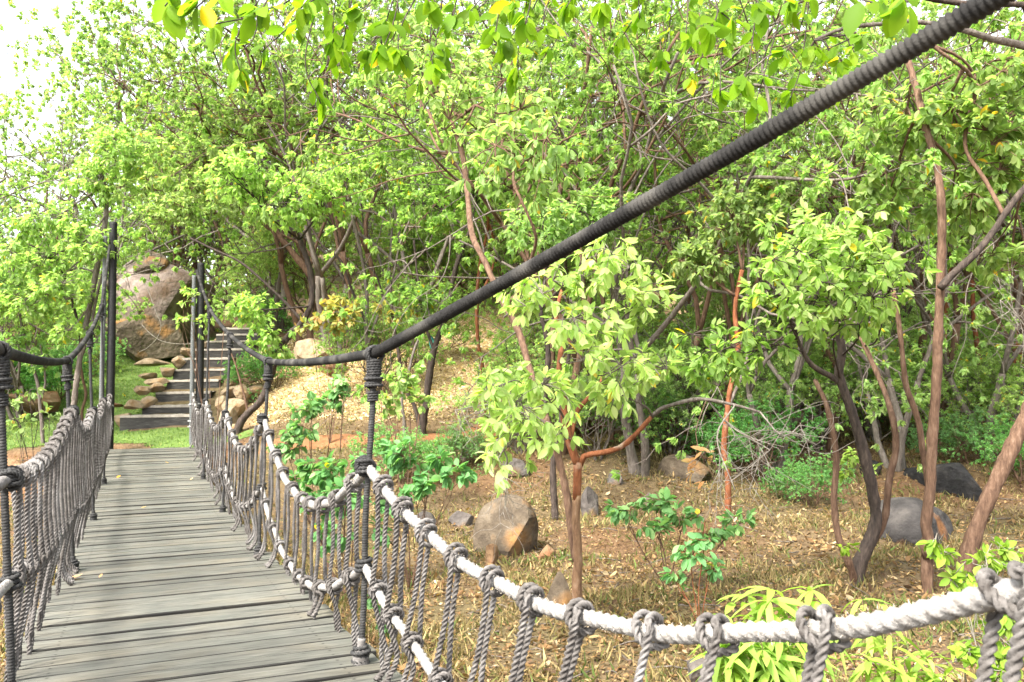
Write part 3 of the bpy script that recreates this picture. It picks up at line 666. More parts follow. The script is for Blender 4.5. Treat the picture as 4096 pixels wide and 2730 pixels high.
# ------------------------------------------------------------------ timber steps
SP = [(119.7, 414.3, 194, 417.5), (142, 405.8, 203, 405.5), (155.5, 392.3, 211, 392.3), (167, 380.3, 219, 380), (173, 369.3, 227.5, 369.3), (180, 358.4, 230, 358.2), (192, 349.3, 244.5, 348.8), (206, 341, 255, 340.5), (216, 334.2, 264, 333.8), (224, 328, 271.5, 327.8)]
st = empty('steps', at(150, 425, 18.9), 'dark timber steps with earth treads climbing between stone edgings', 'steps')
sl = np.array(st.location)
for k, (xa, ya, xb, yb) in enumerate(SP):
    D_ = 18.4+.6*k; a, b = at(xa, ya, D_), at(xb, yb, D_*1.0); b[2] = a[2]*.6+b[2]*.4; a[2] = b[2]
    ex = (b-a)/2; c = (a+b)/2; ey = norm(np.cross(V3(0, 0, 1), ex)); 
    ri = boxm(MB(), c+ey*.04-V3(0, 0, .17), ex, ey*.04, V3(0, 0, .165), .01).build('riser', M['timber'], loc=sl, smooth=False); ri.parent = st; ri.location = (0, 0, 0)
    tm_ = MB(); nx_, ny_ = 16, 8; gx = np.linspace(-.985, .985, nx_); gy = np.concatenate([[-.014, -.016], np.linspace(.03, .72, ny_-2)])
    g = np.array([[c+ex*p_+ey*q_+V3(0, 0, (-.042 if r_i == 0 else .006 if r_i == 1 else .01+.008*R.randn())) for p_ in gx] for r_i, q_ in enumerate(gy)]); 
    ii = np.arange(ny_-1)[:, None]*nx_+np.arange(nx_-1)[None]; tm_.add(g.reshape(-1, 3), [np.stack([ii, ii+1, ii+nx_+1, ii+nx_], -1).reshape(-1, 4)])
    bot = g[0].copy(); bot[:, 2] -= .2
    x = tm_.build('tread', M['tread'], loc=sl); x.parent = st; x.location = (0, 0, 0)

# ------------------------------------------------------------------ rocks
def rock(name, c, size, mat, label, group=None, rot=0., seed=0, cuts=7, sub=4, rough=.1, cat='rock'):
    rs = np.random.RandomState(seed+100); bm = bmesh.new(); bmesh.ops.create_icosphere(bm, subdivisions=sub, radius=1)
    v = np.array([x.co[:] for x in bm.verts]); fcs = [[x.index for x in f.verts] for f in bm.faces]; bm.free()
    for _ in range(cuts):
        nn = norm(rs.randn(3)*np.array([1, 1, .7])); d = rs.uniform(.42, .8); k = np.maximum(0, v@nn-d); v = v-k[:, None]*nn*.92
    for fr, am in ((1.7, rough), (3.9, rough*.5), (8.5, rough*.22), (17, rough*.1)):
        ph = rs.rand(3, 3)*6; dd = sum(np.sin(v@norm(rs.randn(3))*fr+ph[q_, 0]) for q_ in range(3))/3; v = v*(1+am*dd)[:, None]
    v = v*np.asarray(size, float); ca, sa = math.cos(rot), math.sin(rot)
    v = np.stack([v[:, 0]*ca-v[:, 1]*sa, v[:, 0]*sa+v[:, 1]*ca, v[:, 2]], 1)
    o = MB().add(v, [fcs]).build(name, M[mat], smooth=sub < 4); o.location = Vector(c)
    return tag(o, label, cat, group)
def rockpx(px, py, D, w_, h_, mat, label, depth=None, name='rock', group=None, rot=0., seed=0, **k):
    """rock whose visible middle is at a photo position; w_, h_ are pixel half sizes"""
    if D is None: D = float(gp(px, py+h_*.72)@fwd); py += .38*h_; h_ *= 1.38
    s = D/F; dd = depth or w_*s; return rock(name, at(px, py, D+dd*.55), (w_*s*1.08, dd, h_*s*1.1), mat, label, group, rot, seed, **k)
rockpx(166, 318, 27, 62, 62, 'rock_pale', 'huge rounded pale granite boulder beyond the lawn at the top of the bridge', depth=2.2, name='boulder', seed=31, rough=.1, cuts=9, sub=5, cat='boulder')
rockpx(150, 338, 25.7, 50, 33, 'rock_brown', 'dark undercut slab at the foot of the huge granite boulder', depth=1.2, name='boulder', seed=12, rough=.12, cat='boulder')
rockpx(150, 265, 26.5, 18, 13, 'rock_brown', 'small dark boulder perched on top of the huge granite boulder', name='boulder', seed=3, rot=.5, cat='boulder')
rockpx(34, 401, 19.5, 34, 13, 'rock_orange', 'flat-topped orange sandstone block behind the lawn edge', name='rock', seed=4, cuts=9)
rockpx(4, 472, 15.8, 20, 13, 'rock_orange', 'red sandstone lump on the bank beyond the hand rope', seed=9)
rockpx(22, 386, 22.5, 30, 10, 'rock_grey', 'dark brown ledge in the shade above the orange sandstone block', seed=6)
LE = [(122, 418, 18.5, 9, 10), (131, 402, 18.7, 11, 6), (146, 400, 18.9, 9, 7), (140, 388, 19.3, 11, 5), (152, 386, 19.5, 8, 6), (158, 379, 20, 12, 5), (145, 374, 20.3, 12, 4.5), (164, 369, 20.7, 9, 6), (150, 361, 21.4, 20, 5), (176, 360, 21.3, 9, 7), (186, 350, 21.9, 9, 6), (197, 343, 22.6, 9, 5), (112, 403, 18.9, 9, 3.5)]
LN = ['tan edging stone against the lowest timber riser', 'low flat edging stone beside the second step', 'chunky tan edging stone at the end of the second step', 'flat slab of edging laid toward the lawn by the third step', 'rounded edging stone touching the third riser', 'wedge-shaped edging stone beside the fourth step', 'pale pointed slab lying out on the grass by the fourth step', 'blocky edging stone at the end of the fifth step', 'long tilted slab lying on the lawn beside the upper steps', 'tall edging stone right behind the right-hand post', 'edging stone beside the sixth riser', 'edging stone beside the seventh riser, highest of its row', 'reddish flat stone lying on the lawn near the post']
for k, (a, lb) in enumerate(zip(LE, LN)): rockpx(a[0]+3, a[1]+2, a[2], a[3]*1.3, a[4]*.95, 'rock_tan' if k < 12 else 'rock_orange', lb, name='edging_stone', group='stones edging the timber steps', seed=20+k, cuts=16, sub=4, rough=.07, rot=k*.7, cat='stone')
RE = [(206, 400, 18.6, 8, 8), (214, 388, 19.0, 9, 7), (222, 376, 19.6, 9, 6), (232, 372, 19.8, 10, 6), (237, 360, 20.4, 10, 6), (246, 352, 21, 10, 5), (228, 388, 18.9, 11, 7), (240, 384, 19.2, 10, 5), (212, 412, 18, 9, 9), (222, 402, 18.2, 12, 8), (205, 428, 17.6, 8, 10), (218, 425, 17.6, 11, 8), (255, 346, 21.8, 8, 5), (262, 341, 22.4, 10, 4)]
RN = ['tan stone at the foot of the rubble bank beside the second step', 'angular tan stone beside the third step on the rubble side', 'flat tan stone beside the fourth step on the rubble side', 'broad tan stone set back from the fourth step', 'pale lumpy stone by the fifth step under the cable', 'tan stone level with the sixth step under the cable', 'wide cracked stone in the middle of the rubble bank', 'flat ledge stone at the top of the rubble bank', 'upright stone low on the rubble bank near the hangers', 'big square stone low in the rubble bank', 'lowest stone of the rubble bank behind the far net', 'second lowest stone of the rubble bank, beside the leaning trunk', 'round stone by the seventh step', 'flat yellowish slab by the eighth step under the leaves']
for k, (a, lb) in enumerate(zip(RE, RN)): rockpx(a[0]+15, a[1]+5, a[2], a[3]*1.2, a[4]*1.15, 'rock_tan', lb, name='edging_stone', group='stones of the rubble bank by the steps', seed=50+k, cuts=16, sub=4, rough=.07, rot=k*1.1, cat='stone')
BO = [(507, 533, 9.5, 31, 30, 'rock_brown', 'brown boulder with a cleft standing on the valley floor left of the orange trunk', .38),
 (492, 557, 9.3, 8, 14, 'rock_orange', 'small upright tan stone leaning on the brown cleft boulder', None),
 (548, 552, 9.6, 12, 9, 'rock_orange', 'low tan stone at the side of the brown cleft boulder', None),
 (561, 594, 7.9, 17, 20, 'rock_brown', 'half-buried grey rock at the foot of the orange trunk', .3),
 (472, 452, 13.6, 22, 13, 'rock_grey', 'grey flat-faced boulder below the red footpath', None),
 (512, 470, 13, 16, 10, 'rock_grey', 'dark low boulder under the drooping leaves below the footpath', None),
 (716, 424, 14.5, 26, 22, 'rock_dark', 'large dark grey boulder behind the red trunk', .6),
 (682, 470, 12.8, 36, 14, 'rock_brown', 'broad mottled boulder between the orange limb and the red trunk', .7),
 (690, 377, 18, 14, 13, 'rock_grey', 'purplish boulder up the slope behind the leaves', None),
 (640, 420, 15.5, 13, 10, 'rock_orange', 'orange-faced block beside the footpath', None),
 (613, 478, 12.5, 11, 9, 'rock_grey', 'small grey stone behind the fork of the orange trunk', None),
 (462, 520, 10.4, 14, 10, 'rock_grey', 'grey stone behind the cleft boulder, nearest the net', None),
 (424, 521, 10.6, 12, 9, 'rock_grey', 'dark stone among fallen leaves beyond the hanger', None),
 (419, 495, 12, 9, 8, 'rock_orange', 'bright orange stone beside the green bush', None),
 (648, 503, 11, 12, 9, 'rock_pale', 'pinkish rounded stone behind the low green sapling', None),
 (590, 505, 10.5, 12, 16, 'rock_grey', 'grey stone showing right of the orange trunk', None),
 (945, 476, 13.0, 52, 24, 'rock_black', 'long black slab of bare rock sloping behind the leaning trunk', 1.0),
 (916, 522, 11.2, 52, 25, 'rock_dark', 'wide dark rock with an orange stain behind the knobbly trunk', .8),
 (868, 470, 13.5, 15, 9, 'rock_black', 'small blackened rock between the dark trunks', None),
 (310, 349, 20.5, 30, 16, 'rock_tan', 'big tan boulder with a dark red underside under the yellow bush', .8),
 (331, 366, 19.6, 20, 11, 'rock_orange', 'orange-bottomed boulder just above the sagging cable', None),
 (345, 330, 22, 26, 14, 'rock_grey', 'brown shaded boulder behind the yellow bush', None),
 (960, 388, 19.6, 20, 6, 'rock_grey', 'low brown ledge along the footpath', None),
 (700, 672, 5.6, 16, 12, 'rock_grey', 'grey rock low under the long-leaved shrub', None),
 (1000, 670, 5.9, 20, 12, 'rock_orange', 'rust brown rock at the lower corner behind the sprigs', None)]
for k, (px, py, D_, w_, h_, mt, lb, dp) in enumerate(BO): rockpx(px, py, None if py > 385 and py < 640 else D_, w_, h_, mt, lb, depth=dp, sub=5 if k in (0, 7) else 4, cuts=8 if k == 0 else 9, rough=.13, name='boulder' if w_ > 16 else 'rock', seed=83+k, rot=k*.9 if dp is None else 0, cat='boulder' if w_ > 16 else 'rock')
rockpx(432, 342, 17.2, 5, 6, 'teal', 'small teal and black scrap caught among the twigs under the rising cable', name='scrap', seed=140, sub=3, rough=.2, cat='scrap')
# ------------------------------------------------------------------ vegetation
def Dof(p): return float(np.asarray(p)@fwd)
def pix(lst, D):                                   # [(px, py[, dD])] -> points
    return [at(a[0], a[1], D+(a[2] if len(a) > 2 else 0)) for a in lst]
BR = np.random.RandomState(3)

# --- orange-barked tree in the middle
b = gp(579, 608); D = Dof(b); r = D/F
T = Tree('tree', b-V3(0, 0, .1), 'orange-barked forked tree with drooping pale leaves in the middle of the valley', 'tree')
m1 = T.stem([b-V3(0, 0, .15)]+pix([(577, 585), (578, 560), (576, 520), (577, 495)], D), 8.3*r, 7*r, 'bark_tan')
T.stem(pix([(576.5, 500), (577, 490), (578, 462)], D), 7.1*r, 7*r, 'bark_red')
sa = T.stem(pix([(578, 466), (571, 445), (565, 420), (564, 395), (559, 372), (561, 345, .2), (556, 315, .4), (562, 290, .6)], D), 7*r, 3*r, 'bark_red')
sb = T.stem(pix([(579, 466), (584, 456), (600, 453), (619, 448), (634, 436), (645, 424), (652, 416)], D), 5.2*r, 3.6*r, 'bark_red')
sb2 = T.stem(pix([(651, 417), (661, 409), (672, 405, -.1), (700, 399, -.2), (735, 405, -.4), (760, 412, -.5)], D), 3.6*r, 2*r, 'bark_grey')
sc_ = T.stem(pix([(570, 440), (578, 410, .1), (598, 388, .2), (604, 368, .3), (602, 345, .5)], D), 4.5*r, 2.5*r, 'bark_red')
sg = T.stem([b+V3(-.02, .03, .4)]+pix([(566, 490, .2), (553, 440, .3), (537, 394, .5), (519, 333, .8), (500, 296, 1.1), (485, 262, 1.3), (472, 234, 1.6), (467, 190, 2), (460, 145, 2.3), (436, 90, 2.8)], D), 7*r, 5*r, 'bark_brown')
sh = T.stem(pix([(505, 305, 1), (520, 290, .9), (531, 260, .8), (536, 238, .6), (528, 215, .5), (516, 190, .5)], D), 4*r, 2.2*r, 'bark_brown')
for (px, py, rx, ry, n_, dd, sp_) in [(560, 285, 34, 22, 22, -.7, sa[-6]), (612, 268, 36, 22, 24, -.6, sc_[-3]), (640, 300, 34, 22, 20, -.5, sc_[-4]), (580, 330, 36, 20, 20, -.9, sa[-14]), (525, 300, 24, 20, 12, -.4, sg[40]),
      (508, 395, 28, 24, 15, -.8, sg[24]), (545, 402, 30, 24, 18, -1.0, sa[6]), (520, 435, 26, 24, 15, -1.0, sg[16]), (600, 365, 34, 20, 18, -1.0, sc_[-6]), (497, 455, 13, 20, 6, -1.1, sg[16]), (622, 395, 28, 18, 12, -.7, sb[30]), (648, 375, 26, 20, 13, -.6, sc_[-2]), (560, 440, 16, 18, 6, -.9, sa[4])]:
    T.mass(sp_, at(px, py, D+dd), (rx*1.2*r, .6, ry*1.25*r), int(n_*1.15), 8, .098, .042, 'bright', br=.011, tw=.0042, bark='bark_grey')
T.mass(sg[-1], at(430, 70, D+2.9), (.9, .9, .7), 70, 8, .105, .05, 'fresh', br=.03)
T.mass(sg[-6], at(475, 105, D+2.3), (.9, .9, .7), 70, 8, .105, .05, 'fresh', br=.03)
T.mass(sh[-1], at(515, 165, D+.8), (.7, .7, .6), 60, 8, .105, .05, 'mid', br=.02)
T.bare(sb2[-8], at(770, 450, D-.6), (.75, .4, .55), 14, r=.0045)
T.bare(sb2[-4], at(735, 490, D-.7), (.5, .3, .55), 11, r=.004)
T.bare(sb2[-1], at(800, 425, D-.5), (.5, .3, .35), 9, r=.004)
T.bare(at(497, 440, D-1.1), at(505, 500, D-1.1), (.16, .16, .3), 9, r=.004)
T.bare(sg[20], at(455, 410, D-.3), (.35, .3, .35), 12, r=.0042)
T.mass(sb2[8], at(705, 465, D-.5), (.22, .12, .2), 5, 4, .1, .04, 'dry', br=.005, tw=.003)
T.done()
# --- near-black tree with bright leaves
b = gp(856, 585); D = Dof(b); r = D/F
T = Tree('tree', b-V3(0, 0, .1), 'near-black forked tree carrying bright whorled leaves right of the dead twigs', 'tree')
m1 = T.stem([b-V3(0, 0, .15)]+pix([(858, 568), (868, 545), (876, 520), (872, 490), (866, 462), (857, 428), (847, 398), (839, 374), (842, 350), (835, 325), (820, 308), (815, 285), (806, 262)], D), 12*r, 5*r, 'bark_dark')
s2 = T.stem(pix([(843, 385), (830, 376), (812, 365), (800, 345), (793, 322, -.1)], D), 5*r, 2.5*r, 'bark_dark')
s3 = T.stem([b]+pix([(848, 560), (838, 535), (834, 500), (836, 455), (828, 410), (815, 380, .2)], D-.12), 6.5*r, 4*r, 'bark_brown')
s4 = T.stem([b+V3(.04, .02, 0)]+pix([(866, 555), (884, 520), (889, 480), (896, 448), (893, 420), (884, 390, .2), (872, 362, .4), (860, 335, .5)], D+.1), 7*r, 4*r, 'bark_brown')
for (px, py, rx, ry, n_, dd, sp_) in [(800, 235, 34, 22, 26, -.8, m1[-2]), (845, 232, 34, 22, 24, -.7, m1[-4]), (785, 262, 28, 22, 20, -1.0, s2[-1]), (825, 262, 34, 20, 24, -1.1, m1[-8]), (865, 265, 32, 22, 22, -.9, m1[-8]), (775, 292, 22, 18, 13, -1.1, s2[-2]), (815, 292, 28, 18, 16, -1.2, m1[-12]), (855, 298, 30, 20, 18, -1.0, m1[-16]), (890, 285, 20, 18, 10, -.7, s4[-3]), (840, 325, 20, 14, 8, -1.1, m1[-20]), (790, 318, 22, 14, 9, -1.1, s2[-4]), (760, 345, 34, 20, 14, -.6, s2[-6]), (710, 345, 34, 24, 16, -.3, s2[-4]), (730, 375, 30, 18, 12, -.3, s2[-2]), (685, 372, 24, 20, 10, 0, s2[-1])]:
    T.mass(sp_, at(px, py, D+dd), (rx*1.25*r, .6, ry*1.25*r), int(n_*1.2), 9, .1, .043, 'bright' if py < 330 and px > 750 else 'fresh', br=.011, tw=.0042, bark='bark_dark')
T.done()
# --- knobbly trunk on the right
b = gp(928, 592); D = Dof(b); r = D/F
T = Tree('tree', b-V3(0, 0, .1), 'straight grey trunk with a knobbly foot and a dark limb slanting up to the right', 'tree')
m1 = T.stem([b-V3(0, 0, .15)]+pix([(927, 565), (930, 545), (926, 525), (930, 490), (932, 440), (936, 390), (938, 340), (940, 290), (942, 240), (941, 200), (936, 160, .1), (926, 130, .2), (918, 95, .3), (908, 60, .4)], D), 9.5*r, 5.5*r, 'bark_brown')
kn = T.stem(pix([(931, 556), (928, 548), (925, 540)], D-.03), 13*r, 11*r, 'bark_brown')
s2 = T.stem(pix([(940, 288), (955, 272), (975, 254), (990, 236), (1004, 215), (1015, 200), (1030, 182), (1050, 160)], D-.1), 6*r, 5*r, 'bark_dark')
s3 = T.stem(pix([(925, 545), (930, 500), (924, 460), (918, 420), (906, 385), (902, 350), (898, 318), (893, 290)], D+.3), 6*r, 4*r, 'bark_brown')
s4 = T.stem(pix([(1004, 215), (985, 180, .2), (966, 150, .3), (968, 120, .3), (975, 95, .2), (970, 75, .1), (955, 62), (938, 50), (925, 40)], D), 3.6*r, 3*r, 'bark_brown')
for (px, py, rx, ry, n_, dd, sp_) in [(905, 120, 50, 40, 60, .6, m1[-3]), (960, 130, 44, 40, 60, .6, s4[-8]), (1000, 160, 40, 40, 50, .4, s2[-2]), (890, 190, 40, 30, 40, .9, m1[-10]), (985, 90, 40, 30, 40, .3, s4[-2]), (960, 210, 36, 30, 34, .8, m1[-14]), (1010, 260, 34, 28, 26, .7, s2[-4])]:
    T.mass(sp_, at(px, py, D+dd), (rx*r, .8, ry*r), n_, 8, .105, .056, 'mid', br=.018, tw=.005)
T.done()
# --- leaning trunk
b = gp(962, 583); D = Dof(b); r = D/F
T = Tree('tree', b-V3(0, 0, .1), 'thick bare brown trunk leaning to the right over the valley floor', 'tree')
m1 = T.stem([b-V3(0, 0, .15)]+pix([(968, 558), (976, 530), (990, 495), (1006, 460), (1022, 425), (1046, 370), (1072, 310), (1100, 240), (1120, 150)], D), 13*r, 10*r, 'bark_brown')
T.mass(m1[-1], at(1090, 120, D+.3), (1., .9, .8), 60, 8, .11, .055, 'mid', br=.04)
T.bare(at(1040, 385, D), at(1000, 300, D-.1), (.35, .3, .5), 14, r=.0045)
T.done()

# --- slim trunks farther back, each with its own crown
def slim(px, py, path, w0, w1, bark, label, masses, pal='mid', cat='tree', extra=(), group=None, L=.105):
    b = gp(px, py); D = Dof(b); r = D/F
    T = Tree('tree', b-V3(0, 0, .1), label, cat, group)
    m = T.stem([b-V3(0, 0, .15)]+pix(path, D), w0*r, w1*r, bark)
    for e in extra: T.stem(pix(e[0], D), e[1]*r, e[2]*r, e[3] if len(e) > 3 else bark, seg=7)
    for (qx, qy, rx, ry, n_, dd, *f) in masses:
        T.mass(m[int((len(m)-1)*(f[0] if f else 1))], at(qx, qy, D+dd), (rx*r, min(rx, ry*1.3)*r, ry*r), int(n_*1.7), 9, L*1.08, L*.54, pal, br=.022, tw=.005, bark=bark if bark != 'bark_red' else 'bark_brown', hi=False)
    return T.done(leaf='leaf')
slim(727, 519, [(728, 480), (724, 450), (727, 415), (730, 390), (738, 350), (735, 310), (742, 270)], 5.2, 3.6, 'bark_red', 'slim rust red trunk standing alone behind the dead twigs', [(740, 215, 50, 34, 80, .3), (700, 260, 36, 26, 50, .2, .9), (780, 190, 40, 30, 60, .5)], 'mid', extra=[([(727, 412), (733, 396), (742, 375), (748, 352), (746, 330)], 3, 2, 'bark_grey')])
slim(556, 520, [(553, 480), (553, 450), (547, 425), (545, 395), (548, 350), (540, 310)], 6, 4, 'bark_dark', 'dark brown trunk right behind the orange-barked tree', [(545, 230, 48, 34, 80, .4), (600, 215, 44, 30, 70, .5)], 'mid', extra=[([(553, 455), (560, 430), (562, 395), (570, 350)], 4, 2.5)])
slim(612, 441, [(612, 410), (614, 385), (612, 350), (606, 320), (598, 280), (580, 250)], 4.6, 3.2, 'bark_brown', 'straight brown trunk at the footpath between the orange limb and the cable', [(590, 170, 60, 38, 100, .3), (640, 190, 50, 36, 90, .5), (560, 190, 40, 34, 70, .2)], 'mid')
slim(422, 435, [(423, 420), (426, 405), (428, 385), (434, 350), (448, 310), (455, 270), (470, 230)], 7, 3, 'bark_dark', 'stumpy dark trunk on the footpath edge beyond the near hanger', [(480, 185, 46, 34, 80, .3), (430, 200, 42, 32, 70, .5)], 'mid', extra=[([(421, 432), (414, 405), (404, 385), (398, 350), (392, 310), (390, 270)], 3.5, 2), ([(434, 350), (424, 320), (418, 280), (414, 240)], 2.5, 1.8)])
slim(405, 442, [(404, 420), (402, 400), (408, 375), (416, 345), (430, 318)], 3.2, 2, 'bark_grey', 'thin grey sapling trunk just right of the near hanger lashing', [(425, 300, 40, 24, 40, .2)], 'mid')
slim(236, 434, [(240, 424), (249, 412), (259, 403), (266, 390), (271, 374), (279, 352), (289, 336), (302, 322), (312, 300), (310, 270), (300, 240)], 6.5, 4.5, 'bark_dark', 'dark trunk curving up to the right beside the rubble bank', [(285, 200, 44, 30, 80, -.6), (240, 175, 44, 30, 80, -.9), (330, 190, 40, 30, 70, -.2), (262, 340, 18, 18, 24, -.6, .55), (250, 310, 26, 18, 34, -.6, .7), (278, 355, 14, 10, 12, -.6, .5)], 'fresh', extra=[([(248, 412), (244, 395), (240, 380), (236, 366), (230, 350)], 2, 1.2, 'bark_brown'), ([(303, 322), (285, 302), (262, 280), (240, 262), (215, 250), (190, 238)], 2.6, 1.5)])
slim(346, 348, [(338, 320), (326, 298), (308, 272), (292, 252), (276, 232), (262, 215), (246, 190), (236, 160)], 6.5, 4.5, 'bark_brown', 'thick trunk leaning far to the left above the yellow bush', [(225, 130, 50, 34, 110, -.8), (180, 165, 46, 30, 100, -1.2), (270, 115, 46, 34, 90, -.5), (205, 200, 50, 24, 90, -1.4, .8), (170, 215, 34, 20, 50, -1.8, .8), (140, 190, 30, 20, 44, -1.6, .9)], 'bright', extra=[([(326, 298), (320, 270), (300, 244), (268, 228), (258, 214)], 3, 2), ([(308, 272), (318, 240), (330, 205), (334, 160)], 3, 2)])
slim(368, 402, [(368, 360), (366, 330), (367, 300), (364, 270), (358, 240), (352, 215)], 3.6, 2.6, 'bark_grey', 'pale upright stem rising straight behind the near hanger', [(345, 165, 46, 34, 90, .3), (390, 150, 46, 36, 90, .4)], 'mid', extra=[([(368, 345), (380, 310), (392, 280), (400, 245), (412, 215)], 2.6, 1.7), ([(367, 325), (352, 290), (340, 260), (322, 245), (305, 215)], 2.4, 1.6, 'bark_dark'), ([(384, 300), (376, 275), (364, 262), (355, 245)], 1.8, 1.2, 'bark_dark'), ([(385, 290), (405, 268), (425, 250), (436, 226)], 1.8, 1.2)])
slim(486, 420, [(484, 380), (478, 340), (477, 300), (480, 265), (488, 225), (484, 190)], 3.6, 2.6, 'bark_red', 'reddish trunk rising from the footpath behind the straw slope', [(470, 130, 50, 36, 100, .4), (520, 120, 50, 36, 100, .6)], 'fresh', extra=[([(478, 300), (492, 270), (494, 245), (490, 225)], 2.4, 1.8)])
RT = [(948, 418, [(946, 380), (945, 340), (947, 300), (952, 260)], 4.2, 'right red trunk of the pair on the footpath', 'bark_red'), (958, 416, [(957, 380), (955, 350), (962, 310), (966, 270)], 3.2, 'thin dark trunk touching the red one on the footpath', 'bark_brown'), (984, 446, [(982, 400), (979, 360), (974, 320), (972, 280)], 5, 'red-brown trunk between the footpath pair and the leaning trunk', 'bark_red'), (1011, 452, [(1010, 420), (1014, 380), (1020, 340), (1028, 290)], 7.5, 'thick red trunk at the photo edge behind the leaning trunk', 'bark_red'), (908, 405, [(905, 370), (900, 340), (905, 310), (902, 280)], 3, 'thin dark trunk left of the knobbly one beside the footpath', 'bark_dark'), (786, 440, [(784, 410), (790, 380), (786, 350), (792, 310)], 3, 'thin dark trunk behind the near-black tree', 'bark_dark'), (664, 398, [(662, 370), (666, 340), (660, 310), (664, 270)], 3.4, 'reddish trunk uphill behind the mottled boulder', 'bark_red')]
for k, (px, py, pa, w_, lb, bk) in enumerate(RT):
    x0, y0 = pa[-1]; slim(px, py, pa, w_, w_*.7, bk, lb, [(x0-14+k*3, y0-62, 40, 30, 55, .3), (x0+24-k*4, y0-90, 38, 30, 50, .5)], 'mid')
# left of the bridge
slim(72, 445, [(72, 425), (75, 395), (79, 365), (84, 335), (91, 300), (97, 268), (103, 238), (106, 205), (100, 170)], 5, 4, 'bark_grey', 'pale smooth trunk rising beside the left hand rope', [(60, 290, 34, 20, 46, -.5, .75), (30, 262, 36, 24, 60, -.3, .8), (85, 245, 30, 20, 36, -.6, .85), (20, 305, 30, 20, 46, -.2, .7), (55, 225, 46, 24, 70, -.3, .95), (100, 180, 40, 24, 60, -.2), (130, 150, 44, 26, 70, -.3), (70, 330, 22, 18, 20, -.3, .6)], 'fresh', extra=[([(79, 365), (80, 335), (72, 300), (66, 280), (58, 266), (40, 250), (18, 240)], 2.6, 1.2, 'bark_dark'), ([(79, 362), (90, 330), (98, 290), (110, 250)], 3, 2)])
slim(83, 432, [(82, 412), (86, 395), (82, 375), (80, 352), (84, 325)], 2.6, 1.6, 'bark_brown', 'thin crooked stem on the lawn close to the pale smooth trunk', [(88, 318, 16, 14, 10, 0)], 'fresh')
slim(43, 444, [(42, 425), (40, 405), (38, 385), (31, 360), (24, 335), (18, 305)], 3.2, 2, 'bark_grey', 'slim grey trunk in front of the orange sandstone block', [(20, 345, 30, 18, 34, 0, .9), (10, 285, 30, 24, 46, .2), (45, 365, 20, 12, 14, 0, .7)], 'mid', extra=[([(40, 400), (45, 385), (44, 365), (40, 345)], 2, 1)])

# --- branches hanging into view from a tree beside the bridge
b = V3(5.6, 2.6, -1.95)
T = Tree('overhanging_tree', b, 'overhead limb hanging large round leaves into the top of the view', 'tree'); T.k = 1
lim = [b, b+V3(-.1, .3, 2.2), V3(5.2, 3.6, 2.2), V3(3.8, 4.6, 2.9), V3(2.0, 5.1, 3.15), V3(.2, 5.0, 3.1), V3(-1.6, 4.8, 3.0), V3(-2.6, 4.4, 2.75)]
lm = T.stem(lim, .14, .025, 'bark_dark')
s2 = T.stem(pix([(1060, 60), (1024, 46), (992, 39), (968, 31), (940, 25), (905, 21), (880, 24), (845, 28), (815, 40)], 6.0), .028, .010, 'bark_grey')
T.stem([lm[int(len(lm)*.42)]]+pix([(1060, 20), (1024, 5), (960, 3), (900, -8)], 5.0), .03, .016, 'bark_dark')
T.stem([V3(5.2, 3.6, 2.2)]+pix([(1130, 70), (1060, 60)], 6.0), .05, .03, 'bark_grey')
for k in range(9):
    q_ = lm[int(len(lm)*(.3+.68*k/8))]; T.mass(q_, q_+V3(.1*R.randn(), .25*R.randn(), .42), (.55, .5, .32), 24, 7, .105, .056, 'over', br=.012, tw=.004, bark='bark_dark')
CL = [(165, 6, 3.2, 8), (196, 8, 3.2, 8), (254, 14, 4, 9), (295, 30, 4.6, 9), (240, 74, 4.9, 9), (228, 60, 5, 6), (333, 44, 4.6, 9), (339, 60, 4.7, 8), (321, 104, 5, 7), (312, 88, 5.1, 6), (369, 58, 4.8, 9), (381, 54, 4.5, 10), (399, 60, 4.6, 10), (416, 88, 5, 7), (433, 70, 4.8, 9), (441, 56, 4.9, 8), (449, 28, 4.8, 8), (495, 36, 4.7, 10), (502, 50, 4.8, 9), (518, 78, 5, 9), (525, 24, 4.6, 9), (546, 33, 4.8, 7), (548, 56, 5, 4), (512, 8, 4.7, 9), (384, 30, 4.8, 7), (356, 14, 4.6, 9), (300, 8, 4.4, 9), (430, 8, 4.7, 8), (566, 8, 4.9, 9), (600, 14, 5.2, 8), (640, 22, 5.2, 9), (686, 36, 4.2, 8), (711, 32, 3.8, 6), (736, 26, 4, 7), (760, 12, 4.3, 8), (793, 8, 4, 8), (744, 82, 5, 8), (754, 108, 5, 6), (720, 96, 5.2, 7), (690, 84, 5.4, 7), (660, 60, 5.4, 8), (780, 60, 5.2, 7), (815, 48, 5.4, 8), (840, 60, 5.6, 8), (862, 34, 5.5, 8), (888, 8, 2.5, 5), (908, 2, 2.4, 4), (790, 100, 5.4, 7), (830, 96, 5.6, 7), (616, 46, 5.3, 7), (470, 12, 4.8, 7), (210, 26, 4.2, 5), (262, 52, 4.8, 5)]
w_ = T.wood.setdefault(('trunk', 'bark_dark'), MB()); C = []; A = []; Ls = []
